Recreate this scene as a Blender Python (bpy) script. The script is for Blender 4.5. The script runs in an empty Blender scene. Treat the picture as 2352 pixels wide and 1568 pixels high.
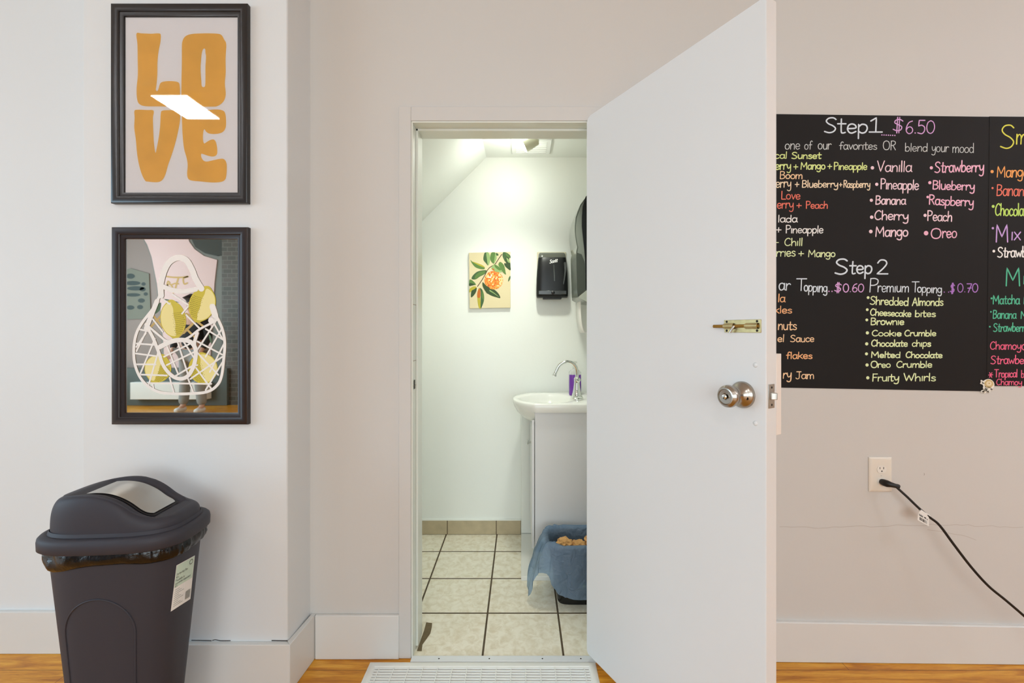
import bpy, bmesh, math, random
from mathutils import Vector, Matrix, noise
from mathutils.geometry import tessellate_polygon
from mathutils.bvhtree import BVHTree

# ------------------------------------------------------------------ camera, world, light, exposure
SC = bpy.context.scene
COL = SC.collection
F, CX, CY, CH = 1020.0, 1197.0, 760.0, 1.24          # focal length (px), vanishing point (px), camera height
cam_d = bpy.data.cameras.new('camera')
cam = bpy.data.objects.new('camera', cam_d); COL.objects.link(cam)
cam.location = (0, 0, CH); cam.rotation_euler = (math.pi/2, 0, 0)
cam_d.sensor_width = 36; cam_d.lens = F/2352*36
cam_d.shift_x = -(CX-1176)/2352; cam_d.shift_y = (CY-784)/2352
cam_d.clip_start = .02
SC.camera = cam
w = bpy.data.worlds.new('world'); SC.world = w; w.use_nodes = True
w.node_tree.nodes['Background'].inputs[0].default_value = (.8, .88, 1, 1)
w.node_tree.nodes['Background'].inputs[1].default_value = .3
SC.view_settings.view_transform = 'Standard'; SC.view_settings.look = 'None'
SC.view_settings.gamma = 1; SC.view_settings.use_curve_mapping = False
SC.view_settings.exposure = 0.0

def area(name, loc, rot, sx, sy, power, col, spread=math.pi):
    l = bpy.data.lights.new(name, 'AREA'); l.shape = 'RECTANGLE'; l.size = sx; l.size_y = sy
    l.energy = power; l.color = col; l.spread = spread
    o = bpy.data.objects.new(name, l); o.location = loc; o.rotation_euler = rot; COL.objects.link(o)
    return o
WIN_L = dict(y0=-4.0, y1=.7, z0=.5, z1=2.8)
# daylight through the window in the far left wall, and the shop front behind the camera
area('window_daylight', (-7.3, (WIN_L['y0']+WIN_L['y1'])/2, 1.65), (0, -math.pi/2, 0), 2.3, 4.7, 198, (.58, .82, 1.0))
area('shopfront_daylight', (.6, -4.62, 1.6), (math.pi/2, 0, 0), 4.2, 2.2, 140, (.85, .96, 1.0))
PANEL_L, PANEL_R = 27.0, 46.0                                  # ceiling panel emission

# ------------------------------------------------------------------ helpers
def lin(c):
    r = []
    for v in c:
        v /= 255
        r.append(v/12.92 if v <= .04045 else ((v+.055)/1.055)**2.4)
    return (*r, 1)
MATS = {}
def mat(name, rgb, rough=.5, metal=0, spec=.5, bump=0, bscale=60, var=0, vscale=8, emit=0, coat=0, trans=0, alpha=1, linear=False):
    if name in MATS: return MATS[name]
    m = bpy.data.materials.new(name); m.use_nodes = True
    nt = m.node_tree; b = nt.nodes['Principled BSDF']
    c = (*rgb, 1) if linear else lin(rgb)
    b.inputs['Base Color'].default_value = c
    b.inputs['Roughness'].default_value = rough; b.inputs['Metallic'].default_value = metal
    b.inputs['Specular IOR Level'].default_value = spec
    b.inputs['Coat Weight'].default_value = coat; b.inputs['Coat Roughness'].default_value = .05
    b.inputs['Transmission Weight'].default_value = trans; b.inputs['Alpha'].default_value = alpha
    if emit:
        b.inputs['Emission Color'].default_value = c; b.inputs['Emission Strength'].default_value = emit
    tc = nt.nodes.new('ShaderNodeTexCoord')
    if var:
        n = nt.nodes.new('ShaderNodeTexNoise'); n.inputs['Scale'].default_value = vscale; n.inputs['Detail'].default_value = 4
        nt.links.new(tc.outputs['Object'], n.inputs['Vector'])
        mx = nt.nodes.new('ShaderNodeMix'); mx.data_type = 'RGBA'
        mx.inputs['A'].default_value = (*[v*(1-var) for v in c[:3]], 1); mx.inputs['B'].default_value = (*[min(1, v*(1+var)) for v in c[:3]], 1)
        nt.links.new(n.outputs['Fac'], mx.inputs['Factor']); nt.links.new(mx.outputs['Result'], b.inputs['Base Color'])
    if bump:
        n = nt.nodes.new('ShaderNodeTexNoise'); n.inputs['Scale'].default_value = bscale; n.inputs['Detail'].default_value = 5
        nt.links.new(tc.outputs['Object'], n.inputs['Vector'])
        bp = nt.nodes.new('ShaderNodeBump'); bp.inputs['Strength'].default_value = bump; bp.inputs['Distance'].default_value = .004
        nt.links.new(n.outputs['Fac'], bp.inputs['Height']); nt.links.new(bp.outputs['Normal'], b.inputs['Normal'])
    MATS[name] = m
    return m

def at(px, py, d):                                        # point seen at pixel (px,py) at depth d
    return Vector(((px-CX)*d/F, d, CH-(py-CY)*d/F))

class Frame:                                              # a plane in the room: right axis, up = z, n = out into the room
    def __init__(s, o, ex, n, ez=(0, 0, 1)):
        s.o = Vector(o); s.ex = Vector(ex).normalized(); s.n = Vector(n).normalized(); s.ez = Vector(ez)
    def P(s, a, b, c=0): return s.o + s.ex*a + s.ez*b + s.n*c
    def uv(s, px, py, c=0):                               # plane coordinates of the point a pixel looks at
        e = Vector((0, 0, CH)); r = Vector(((px-CX)/F, 1, -(py-CY)/F))
        t = ((s.o + s.n*c) - e).dot(s.n)/r.dot(s.n)
        p = e + r*t - s.o
        return p.dot(s.ex), p.dot(s.ez)
    def pp(s, px, py, c=0):
        a, b = s.uv(px, py, c); return s.P(a, b, c)

class MB:
    def __init__(s): s.v = []; s.f = []; s.m = []
    def add(s, vs, fs, mi=0):
        k = len(s.v); s.v += [Vector(p) for p in vs]
        for f in fs: s.f.append([i+k for i in f]); s.m.append(mi)
        return s
    def box(s, x0, x1, y0, y1, z0, z1, mi=0, fr=None):
        P = (lambda a, b, c: fr.P(a, b, c)) if fr else (lambda a, b, c: Vector((a, b, c)))
        vs = [P(x, y, z) for z in (z0, z1) for y in (y0, y1) for x in (x0, x1)]
        return s.add(vs, [(0, 2, 3, 1), (4, 5, 7, 6), (0, 1, 5, 4), (2, 6, 7, 3), (0, 4, 6, 2), (1, 3, 7, 5)], mi)
    def prism(s, lo, hi, mi=0):                           # two outlines with the same count
        n = len(lo)
        fs = [tuple(range(n))[::-1], tuple(range(n, 2*n))]
        fs += [(i, (i+1) % n, (i+1) % n+n, i+n) for i in range(n)]
        return s.add(list(lo)+list(hi), fs, mi)
    def loft(s, rings, mi=0, close=True, cap0=False, cap1=False):
        n = len(rings[0]); vs = [p for r in rings for p in r]; fs = []
        for k in range(len(rings)-1):
            for i in range(n if close else n-1):
                j = (i+1) % n
                fs.append((k*n+i, k*n+j, (k+1)*n+j, (k+1)*n+i))
        if cap0: fs.append(tuple(range(n))[::-1])
        if cap1: fs.append(tuple(range((len(rings)-1)*n, len(rings)*n)))
        return s.add(vs, fs, mi)
    def lathe(s, o, axis, prof, seg=32, mi=0):            # prof: (radius, distance along axis)
        a = Vector(axis).normalized(); t = a.orthogonal().normalized(); b = a.cross(t); o = Vector(o)
        rings = [[o + a*h + (t*math.cos(2*math.pi*i/seg) + b*math.sin(2*math.pi*i/seg))*max(r, 1e-5) for i in range(seg)] for r, h in prof]
        return s.loft(rings, mi, True, True, True)
    def tube(s, pts, r, seg=12, mi=0, cap=True):
        pts = [Vector(p) for p in pts]; n = len(pts); rr = r if isinstance(r, (list, tuple)) else [r]*n
        rings = []; up = None
        for i in range(n):
            d = (pts[min(i+1, n-1)]-pts[max(i-1, 0)]).normalized()
            if up is None: up = d.orthogonal().normalized()
            up = (up - d*up.dot(d)).normalized(); sd = d.cross(up)
            rings.append([pts[i] + (up*math.cos(2*math.pi*k/seg) + sd*math.sin(2*math.pi*k/seg))*rr[i] for k in range(seg)])
        return s.loft(rings, mi, True, cap, cap)
    def sphere(s, c, r, seg=20, rings=12, mi=0, sc=(1, 1, 1)):
        c = Vector(c); R = []
        for j in range(rings+1):
            ph = math.pi*j/rings
            R.append([c+Vector((r*sc[0]*max(math.sin(ph), 1e-4)*math.cos(2*math.pi*i/seg), r*sc[1]*max(math.sin(ph), 1e-4)*math.sin(2*math.pi*i/seg), -r*sc[2]*math.cos(ph))) for i in range(seg)])
        return s.loft(R, mi, True, True, True)
    def poly(s, pts, mi=0, holes=()):                     # flat filled outline (3D points)
        loops = [[Vector(p) for p in pts]]+[[Vector(p) for p in h] for h in holes]
        allp = [p for l in loops for p in l]
        return s.add(allp, [tuple(t) for t in tessellate_polygon(loops)], mi)
    def build(s, name, mats, parent=None, smooth=False, bevel=0, fix=True, label=None, segs=2):
        me = bpy.data.meshes.new(name)
        me.from_pydata([tuple(p) for p in s.v], [], s.f)
        if not isinstance(mats, (list, tuple)): mats = [mats]
        for m in mats: me.materials.append(m)
        me.polygons.foreach_set('material_index', s.m)
        if fix:
            bm = bmesh.new(); bm.from_mesh(me); bmesh.ops.recalc_face_normals(bm, faces=bm.faces); bm.to_mesh(me); bm.free()
        if smooth:
            me.polygons.foreach_set('use_smooth', [True]*len(me.polygons))
            if smooth != 'all': me.set_sharp_from_angle(angle=math.radians(smooth if smooth is not True else 40))
        o = bpy.data.objects.new(name, me); COL.objects.link(o)
        if parent:
            o.parent = parent
            if not parent.parent: o.matrix_parent_inverse = Matrix.Translation(-parent.location)
        if bevel:
            md = o.modifiers.new('bevel', 'BEVEL'); md.width = bevel; md.segments = segs; md.limit_method = 'ANGLE'; md.harden_normals = False
            me.polygons.foreach_set('use_smooth', [True]*len(me.polygons)); me.set_sharp_from_angle(angle=math.radians(50))
        if label: o['label'] = label
        return o

def thing(name, label, cat, loc=(0, 0, 0), group=None):
    o = bpy.data.objects.new(name, None); COL.objects.link(o); o.location = loc; o.empty_display_size = .05
    o['label'] = label; o['category'] = cat
    if group: o['group'] = group
    return o
def tag(o, label, cat, group=None, kind=None):
    o['label'] = label; o['category'] = cat
    if group: o['group'] = group
    if kind: o['kind'] = kind
    return o
def struct(o, label=None, cat=None):
    o['kind'] = 'structure'
    if label: o['label'] = label
    if cat: o['category'] = cat
    return o

def smooth2(pts, n=6, closed=False):                      # Catmull-Rom; a doubled point makes a corner
    pts = [tuple(p) for p in pts]; N = len(pts)
    if N < 3: return pts
    out = []
    rng = range(N if closed else N-1)
    for i in rng:
        g = (lambda k: pts[k % N]) if closed else (lambda k: pts[min(max(k, 0), N-1)])
        p0, p1, p2, p3 = g(i-1), g(i), g(i+1), g(i+2)
        if p1 == p2: continue
        if p0 == p1: p0 = p1
        for k in range(n):
            t = k/n
            out.append(tuple(.5*(2*b+(c-a)*t+(2*a-5*b+4*c-d)*t*t+(3*b-a-3*c+d)*t**3) for a, b, c, d in zip(p0, p1, p2, p3)))
    if not closed: out.append(pts[-1])
    return out
def superell(a, b, n, seg=64):
    r = []
    for i in range(seg):
        t = 2*math.pi*(i+.5)/seg; c, s = math.cos(t), math.sin(t)
        r.append((a*math.copysign(abs(c)**(2/n), c), b*math.copysign(abs(s)**(2/n), s)))
    return r

# --- handwriting: single-stroke letters (cap height 1, x-height .58)
G = {
'a': (.52, ".44 .46 .30 .58 .12 .52 .05 .28 .12 .04 .26 0 .40 .14 .44 .5|.45 .58 .44 .12 .51 0"),
'b': (.50, ".06 1 .06 .02|.06 .35 .2 .56 .38 .5 .44 .28 .36 .05 .18 0 .06 .12"),
'c': (.46, ".40 .48 .28 .58 .12 .5 .05 .28 .12 .06 .26 0 .42 .1"),
'd': (.52, ".43 .42 .28 .57 .1 .5 .05 .25 .13 .03 .28 0 .43 .16|.44 1 .44 0"),
'e': (.48, ".07 .28 .40 .32 .38 .5 .24 .58 .1 .5 .05 .26 .13 .05 .26 0 .42 .1"),
'f': (.40, ".38 .92 .28 1 .18 .9 .16 .7 .16 0|.02 .52 .34 .54"),
'g': (.52, ".43 .46 .28 .58 .1 .5 .05 .3 .13 .1 .28 .06 .43 .22|.44 .56 .44 -.1 .38 -.3 .22 -.35 .06 -.26"),
'h': (.50, ".06 1 .06 0|.06 .3 .2 .55 .34 .56 .41 .4 .42 0"),
'i': (.18, ".08 .58 .08 0"),
'k': (.48, ".06 .95 .06 0|.42 .62 .08 .28|.16 .34 .44 0"),
'l': (.18, ".08 1 .08 0"),
'm': (.74, ".06 .58 .06 0|.06 .34 .16 .54 .28 .56 .35 .4 .35 0|.35 .34 .46 .54 .58 .56 .65 .4 .66 0"),
'n': (.50, ".06 .58 .06 0|.06 .32 .2 .55 .34 .56 .41 .4 .42 0"),
'o': (.50, ".24 .58 .1 .5 .04 .29 .1 .06 .24 0 .38 .07 .44 .29 .38 .5 .24 .58"),
'p': (.50, ".06 .56 .06 -.36|.06 .4 .2 .57 .38 .52 .44 .3 .36 .06 .2 0 .06 .12"),
'r': (.38, ".06 .58 .06 0|.06 .32 .16 .52 .28 .58 .36 .5"),
's': (.42, ".36 .5 .24 .58 .1 .52 .09 .4 .22 .31 .35 .22 .36 .08 .22 0 .05 .07"),
't': (.40, ".18 .88 .18 .12 .24 0 .36 .04|.02 .58 .38 .58"),
'u': (.50, ".06 .58 .07 .2 .14 .02 .26 0 .38 .1 .42 .3|.42 .58 .42 0"),
'v': (.44, ".04 .58 .21 0 .21 0 .40 .58"),
'w': (.66, ".04 .58 .18 0 .18 0 .33 .45 .33 .45 .48 0 .48 0 .62 .58"),
'x': (.44, ".04 .58 .4 0|.4 .58 .04 0"),
'y': (.50, ".05 .58 .1 .25 .22 .14 .38 .3 .42 .5|.43 .58 .42 -.1 .34 -.32 .18 -.36 .05 -.28"),
'A': (.62, ".04 0 .3 1 .3 1 .56 0|.14 .36 .48 .36"),
'B': (.60, ".08 1 .08 0|.08 .98 .3 .98 .46 .88 .44 .66 .28 .54 .1 .52 .1 .52 .36 .5 .52 .36 .48 .12 .3 .01 .08 0"),
'C': (.60, ".52 .86 .38 .99 .2 .9 .07 .6 .08 .25 .22 .03 .4 .02 .54 .14"),
'F': (.50, ".08 1 .08 0|.08 .98 .46 .98|.08 .52 .4 .52"),
'J': (.52, ".1 1 .5 1|.34 1 .34 .2 .26 .02 .12 0 .03 .12"),
'L': (.50, ".08 1 .08 .02 .08 .02 .46 .02"),
'M': (.82, ".08 0 .1 1 .1 1 .4 .3 .4 .3 .68 1 .68 1 .74 0"),
'O': (.72, ".36 1 .14 .88 .05 .5 .14 .12 .36 0 .58 .12 .67 .5 .58 .88 .36 1"),
'P': (.54, ".08 1 .08 0|.08 .98 .3 1 .48 .88 .46 .62 .28 .5 .08 .5"),
'R': (.58, ".08 1 .08 0|.08 .98 .3 1 .47 .88 .45 .64 .28 .52 .08 .5|.26 .5 .52 0"),
'S': (.60, ".52 .88 .4 .99 .2 .96 .1 .78 .2 .6 .4 .46 .52 .28 .44 .08 .26 0 .05 .08"),
'T': (.62, ".02 1 .6 1|.3 1 .3 0"),
'V': (.60, ".04 1 .29 0 .29 0 .56 1"),
'W': (.88, ".04 1 .24 0 .24 0 .43 .75 .43 .75 .62 0 .62 0 .84 1"),
'0': (.62, ".31 1 .13 .86 .06 .5 .13 .14 .31 0 .48 .14 .56 .5 .48 .86 .31 1"),
'1': (.52, ".08 .78 .27 1 .27 1 .27 .02|.04 .02 .5 .02"),
'2': (.58, ".08 .78 .2 .98 .4 .96 .48 .74 .34 .42 .06 .02 .06 .02 .54 .02"),
'4': (.55, ".4 0 .4 1 .4 1 .04 .3 .04 .3 .52 .3"),
'5': (.56, ".5 .98 .14 .98 .14 .98 .1 .56 .1 .56 .3 .62 .48 .48 .48 .2 .32 0 .06 .06"),
'6': (.56, ".46 .96 .24 .84 .1 .5 .1 .18 .26 0 .44 .08 .5 .3 .38 .5 .2 .48 .1 .3"),
'7': (.54, ".06 .98 .5 .98 .5 .98 .22 0|.16 .48 .46 .5"),
'$': (.56, ".5 .78 .36 .9 .16 .84 .12 .66 .3 .52 .46 .38 .42 .16 .24 .1 .06 .2|.24 1.05 .24 -.06|.34 1.05 .34 -.06"),
'.': (.22, ".1 .03 .12 .03"), ',': (.2, ".1 .04 .06 -.1"), '-': (.36, ".04 .3 .3 .3"),
'+': (.48, ".22 .58 .22 .06|.02 .32 .44 .32"),
'*': (.5, ".06 .3 .44 .34|.14 .6 .36 .02|.36 .6 .14 .02"), ' ': (.34, ""),
}
def ribbon(mb, pts, hw, M, mi=0, caps=True):              # flat stroke; M maps 2D to 3D
    pts = [Vector(p[:2]) for p in pts]
    q = [pts[0]]
    for p in pts[1:]:
        if (p-q[-1]).length > 1e-9: q.append(p)
    if len(q) < 2: q.append(q[0]+Vector((1e-6, 0)))
    n = len(q); L = []; R = []
    for i in range(n):
        a = (q[i]-q[i-1]).normalized() if i > 0 else None
        b = (q[i+1]-q[i]).normalized() if i < n-1 else None
        d = a if b is None else b if a is None else (a+b)
        if d.length < .35: d = a
        d = d.normalized(); nn = Vector((-d.y, d.x))
        h = hw if not callable(hw) else hw(i/(n-1))
        L.append(q[i]+nn*h); R.append(q[i]-nn*h)
    mb.lift = getattr(mb, 'lift', 0)+1
    up = Vector((0, -1, 0))*(mb.lift*4e-6)
    M0 = M; M = lambda x, y: M0(x, y)+up
    vs = [M(*p) for p in L]+[M(*p) for p in R]
    mb.add(vs, [(i, i+1, n+i+1, n+i) for i in range(n-1)], mi)
    if caps:
        for c, h in ((q[0], hw), (q[-1], hw)):
            h = h if not callable(h) else h(0 if c is q[0] else 1)
            mb.add([M(c.x+h*math.cos(2*math.pi*k/10), c.y+h*math.sin(2*math.pi*k/10))+up*(.2 if c is q[0] else .4)/max(1, mb.lift) for k in range(10)], [tuple(range(10))], mi)
def disc(mb, x, y, r, M, mi=0, seg=18, ry=None):
    mb.add([M(x+r*math.cos(2*math.pi*k/seg), y+(ry or r)*math.sin(2*math.pi*k/seg)) for k in range(seg)], [tuple(range(seg))], mi)
def write(mb, s, x0, x1, yb, cap, hw, M, yb1=None, slant=.04, jit=.02, seed=0, mi=0):
    """lettering from x0 to x1 on baseline yb (2D, y up)"""
    rnd = random.Random(hash_(s)+seed)
    W = sum(G[c][0] for c in s)-.04; k = (x1-x0)/W; x = 0
    yb1 = yb if yb1 is None else yb1
    for c in s:
        adv, st = G[c]
        sy = cap*(1+rnd.uniform(-jit, jit)*2); dy = rnd.uniform(-jit, jit)*cap; sl = slant+rnd.uniform(-.03, .03)
        for stroke in st.split('|'):
            if not stroke: continue
            v = [float(t) for t in stroke.split()]
            pts = [(v[i], v[i+1]) for i in range(0, len(v), 2)]
            pts = smooth2(pts, 5)
            out = []
            for (gx, gy) in pts:
                X = x0+(x+gx)*k+gy*sl*cap
                out.append((X, yb+(yb1-yb)*((x+gx)/W)+gy*sy+dy))
            ribbon(mb, out, hw*(1+rnd.uniform(-.12, .12)), M, mi)
        x += adv
def hash_(s):
    h = 7
    for c in s: h = (h*31+ord(c)) % 100003
    return h

# ------------------------------------------------------------------ materials
def wall_mat(name, rgb, bump=.12):
    return mat(name, rgb, rough=.55, spec=.35, bump=bump, bscale=38, var=.018, vscale=2.2)
M_WALL = wall_mat('wall_paint', (210, 207, 203))
M_WALLP = wall_mat('wall_paint_pale', (225, 227, 228))
M_TRIM = mat('trim_paint', (222, 221, 218), rough=.38, bump=.05, bscale=25, var=.015, vscale=5)
M_DOOR = mat('door_paint', (226, 226, 226), rough=.4, bump=.06, bscale=18, var=.01, vscale=3)
M_BATH = wall_mat('bathroom_paint', (242, 245, 240))
M_JAMB = mat('jamb_gloss_paint', (228, 231, 222), rough=.32, bump=.05, bscale=30)
M_DARKGAP = mat('dark_gap', (48, 38, 30), rough=.9)  # dark ribbon colour for the gaps above the pier skirting
M_CRACK = mat('hairline_crack', (186, 174, 164), rough=.9)
M_WHITE = mat('white_enamel', (238, 240, 236), rough=.25)
M_CER = mat('white_ceramic', (244, 245, 240), rough=.2, spec=.4)
M_VAN = mat('grey_laminate', (228, 229, 230), rough=.4)
M_CHROME = mat('chrome', (225, 228, 225), rough=.06, metal=1)
M_NICKEL = mat('satin_nickel', (170, 162, 152), rough=.24, metal=1)
M_BRASS = mat('worn_brass', (200, 184, 136), rough=.36, metal=1, var=.3, vscale=60)
M_STEEL = mat('latch_steel', (190, 188, 182), rough=.3, metal=1)
M_BLACKPL = mat('charcoal_plastic', (54, 53, 61), rough=.55, spec=.35, bump=.04, bscale=250)
M_LINER = mat('black_film', (12, 12, 14), rough=.2, spec=.45, bump=.8, bscale=38)
M_FLAP = mat('brushed_steel_flap', (196, 196, 192), rough=.36, metal=.85)
M_FRAME = mat('black_frame_paint', (30, 26, 26), rough=.28, spec=.5)
M_SCREW = mat('screw_dark', (40, 34, 28), rough=.4, metal=.6)
M_RUBBER = mat('black_cord', (8, 8, 8), rough=.45)
M_PAPERW = mat('white_paper', (238, 236, 232), rough=.7)
M_INK = mat('black_ink', (40, 38, 38), rough=.7)

def glass_pane():
    m = bpy.data.materials.new('picture_glass'); m.use_nodes = True; nt = m.node_tree; nt.nodes.clear()
    o = nt.nodes.new('ShaderNodeOutputMaterial'); mx = nt.nodes.new('ShaderNodeMixShader'); fr = nt.nodes.new('ShaderNodeFresnel')
    fr.inputs['IOR'].default_value = 1.5
    t = nt.nodes.new('ShaderNodeBsdfTransparent'); g = nt.nodes.new('ShaderNodeBsdfGlossy'); g.inputs['Roughness'].default_value = .01
    nt.links.new(fr.outputs[0], mx.inputs[0]); nt.links.new(t.outputs[0], mx.inputs[1]); nt.links.new(g.outputs[0], mx.inputs[2]); nt.links.new(mx.outputs[0], o.inputs[0])
    return m
M_GLASS = glass_pane()

def film(name, rgb, transp, gloss_r=.15):
    m = bpy.data.materials.new(name); m.use_nodes = True; nt = m.node_tree; b = nt.nodes['Principled BSDF']
    o = nt.nodes['Material Output']
    b.inputs['Base Color'].default_value = lin(rgb); b.inputs['Roughness'].default_value = gloss_r
    tl = nt.nodes.new('ShaderNodeBsdfTranslucent'); tl.inputs['Color'].default_value = lin(rgb)
    t = nt.nodes.new('ShaderNodeBsdfTransparent'); t.inputs['Color'].default_value = (.55, .72, .85, 1)
    m1 = nt.nodes.new('ShaderNodeMixShader'); m1.inputs[0].default_value = .35
    m2 = nt.nodes.new('ShaderNodeMixShader'); m2.inputs[0].default_value = transp
    tc = nt.nodes.new('ShaderNodeTexCoord'); n = nt.nodes.new('ShaderNodeTexNoise'); n.inputs['Scale'].default_value = 26; n.inputs['Detail'].default_value = 4
    n.inputs['Distortion'].default_value = 1.5
    bp = nt.nodes.new('ShaderNodeBump'); bp.inputs['Strength'].default_value = .9; bp.inputs['Distance'].default_value = .012
    nt.links.new(tc.outputs['Object'], n.inputs['Vector']); nt.links.new(n.outputs['Fac'], bp.inputs['Height']); nt.links.new(bp.outputs['Normal'], b.inputs['Normal'])
    nt.links.new(b.outputs[0], m1.inputs[1]); nt.links.new(tl.outputs[0], m1.inputs[2])
    nt.links.new(m1.outputs[0], m2.inputs[1]); nt.links.new(t.outputs[0], m2.inputs[2]); nt.links.new(m2.outputs[0], o.inputs[0])
    return m

def wood_floor():
    m = bpy.data.materials.new('laminate_floor'); m.use_nodes = True; nt = m.node_tree; b = nt.nodes['Principled BSDF']
    tc = nt.nodes.new('ShaderNodeTexCoord'); mp = nt.nodes.new('ShaderNodeMapping'); mp.inputs['Scale'].default_value = (2.2, 24, 1)
    n = nt.nodes.new('ShaderNodeTexNoise'); n.inputs['Scale'].default_value = 1.6; n.inputs['Detail'].default_value = 8; n.inputs['Distortion'].default_value = .7
    n2 = nt.nodes.new('ShaderNodeTexNoise'); n2.inputs['Scale'].default_value = 9; n2.inputs['Detail'].default_value = 6; n2.inputs['Distortion'].default_value = 1.2
    cr = nt.nodes.new('ShaderNodeValToRGB')
    e = cr.color_ramp.elements; e[0].position = .3; e[0].color = lin((180, 106, 14)); e[1].position = .72; e[1].color = lin((242, 180, 64))
    e = cr.color_ramp.elements.new(.5); e.color = lin((218, 146, 34))
    br = nt.nodes.new('ShaderNodeTexBrick'); br.offset = .37; br.inputs['Scale'].default_value = 1
    br.inputs['Brick Width'].default_value = 1.2; br.inputs['Row Height'].default_value = .125; br.inputs['Mortar Size'].default_value = .0012
    br.inputs['Color1'].default_value = (1, 1, 1, 1); br.inputs['Color2'].default_value = (.88, .88, .88, 1); br.inputs['Mortar'].default_value = (.35, .3, .25, 1)
    mu = nt.nodes.new('ShaderNodeMix'); mu.data_type = 'RGBA'; mu.blend_type = 'MULTIPLY'; mu.inputs['Factor'].default_value = 1
    ad = nt.nodes.new('ShaderNodeMath'); ad.operation = 'MULTIPLY_ADD'; ad.inputs[1].default_value = .35; 
    L = nt.links.new
    L(tc.outputs['Object'], mp.inputs['Vector']); L(mp.outputs[0], n.inputs['Vector']); L(mp.outputs[0], n2.inputs['Vector'])
    sub = nt.nodes.new('ShaderNodeMath'); sub.operation = 'SUBTRACT'; sub.inputs[1].default_value = .5
    L(n2.outputs['Fac'], sub.inputs[0]); L(sub.outputs[0], ad.inputs[0]); L(n.outputs['Fac'], ad.inputs[2]); L(ad.outputs[0], cr.inputs[0])
    L(tc.outputs['Object'], br.inputs['Vector']); L(cr.outputs[0], mu.inputs['A']); L(br.outputs['Color'], mu.inputs['B']); L(mu.outputs['Result'], b.inputs['Base Color'])
    b.inputs['Roughness'].default_value = .34
    return m

def tile_mat(name, x0, px, y0, py, gw, base, dark, grout, axes='XY'):
    m = bpy.data.materials.new(name); m.use_nodes = True; nt = m.node_tree; b = nt.nodes['Principled BSDF']; L = nt.links.new
    tc = nt.nodes.new('ShaderNodeTexCoord'); sp = nt.nodes.new('ShaderNodeSeparateXYZ'); L(tc.outputs['Object'], sp.inputs[0])
    def math_(op, a, c):
        n = nt.nodes.new('ShaderNodeMath'); n.operation = op
        for i, v in enumerate((a, c)):
            if isinstance(v, (int, float)): n.inputs[i].default_value = v
            else: L(v, n.inputs[i])
        return n.outputs[0]
    gs = []
    for ax, o, p in ((axes[0], x0, px), (axes[1], y0, py)):
        if not p: continue
        v = math_('SUBTRACT', sp.outputs[ax], o); v = math_('PINGPONG', v, p/2)
        gs.append(math_('LESS_THAN', v, gw/2))
    g = gs[0] if len(gs) == 1 else math_('MAXIMUM', gs[0], gs[1])
    n = nt.nodes.new('ShaderNodeTexNoise'); n.inputs['Scale'].default_value = 30; n.inputs['Detail'].default_value = 9; n.inputs['Roughness'].default_value = .65; n.inputs['Distortion'].default_value = .6
    L(tc.outputs['Object'], n.inputs['Vector'])
    cr = nt.nodes.new('ShaderNodeValToRGB'); e = cr.color_ramp.elements; e[0].position = .33; e[0].color = lin(dark); e[1].position = .58; e[1].color = lin(base)
    L(n.outputs['Fac'], cr.inputs[0])
    mx = nt.nodes.new('ShaderNodeMix'); mx.data_type = 'RGBA'; mx.inputs['B'].default_value = lin(grout)
    L(g, mx.inputs['Factor']); L(cr.outputs[0], mx.inputs['A']); L(mx.outputs['Result'], b.inputs['Base Color'])
    rg = math_('MULTIPLY_ADD', g, .5); rg.node.inputs[2].default_value = .32; L(rg, b.inputs['Roughness'])
    bp = nt.nodes.new('ShaderNodeBump'); bp.inputs['Strength'].default_value = .6; bp.inputs['Distance'].default_value = .002; bp.invert = True
    L(g, bp.inputs['Height']); L(bp.outputs[0], b.inputs['Normal'])
    return m

# ------------------------------------------------------------------ setting: shop room
RX0, RX1, RY0, ZC = -7.2, 6.2, -4.5, 3.0
Y_PIER, Y_REC, Y_LEFT, Y_BATH, Y_IN = 1.5386, 1.69, 1.72, 2.714, 1.80
OP_L, OP_R, OP_T = -.415, .29, 2.034                       # door opening
FR_R = Frame((.29, 1.6846, 0), (1, -.0142, 0), (-.0142, -1, 0))   # right wall plane
FR_P = Frame((0, Y_PIER, 0), (1, 0, 0), (0, -1, 0))
FR_C = Frame((0, Y_REC, 0), (1, 0, 0), (0, -1, 0))
FR_B = Frame((0, Y_BATH, 0), (1, 0, 0), (0, -1, 0))
FR_L = Frame((0, Y_LEFT, 0), (1, 0, 0), (0, -1, 0))

struct(MB().box(RX0, RX1, RY0, 1.66, -.1, 0).box(RX0, OP_L-.001, 1.66, 1.95, -.1, 0).box(OP_R+.001, RX1, 1.66, 1.95, -.1, 0).build('floor', wood_floor()))
struct(MB().box(RX0-.2, RX1+.2, RY0-.2, 2.0, ZC, ZC+.1).build('ceiling', mat('ceiling_paint', (236, 237, 240), rough=.8)))
struct(MB().box(RX0, -1.5, Y_LEFT, Y_LEFT+.2, 0, ZC).build('wall_left', M_WALLP))
mb = MB(); lo = [(-1.519, Y_PIER, 0), (-.81, Y_PIER, 0), (-.797, Y_REC+.15, 0), (-1.519, Y_REC+.25, 0)]
mb.prism(lo, [(a, b, ZC) for a, b, _ in lo]); struct(mb.build('wall_pier', M_WALLP, bevel=.004))
mb = MB(); mb.box(-.83, OP_L, Y_REC, Y_IN, 0, ZC).box(OP_R, .96, Y_REC, Y_IN, OP_T, ZC).box(OP_L, OP_R, Y_REC, Y_IN, OP_T, ZC).box(OP_R, .96, Y_REC, Y_IN, 0, OP_T)
struct(mb.build('wall_back', M_WALL))
mb = MB(); mb.box(.66, 5.95, 0, ZC, -.12, 0, fr=FR_R); wr = struct(mb.build('wall_right', M_WALL))
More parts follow.
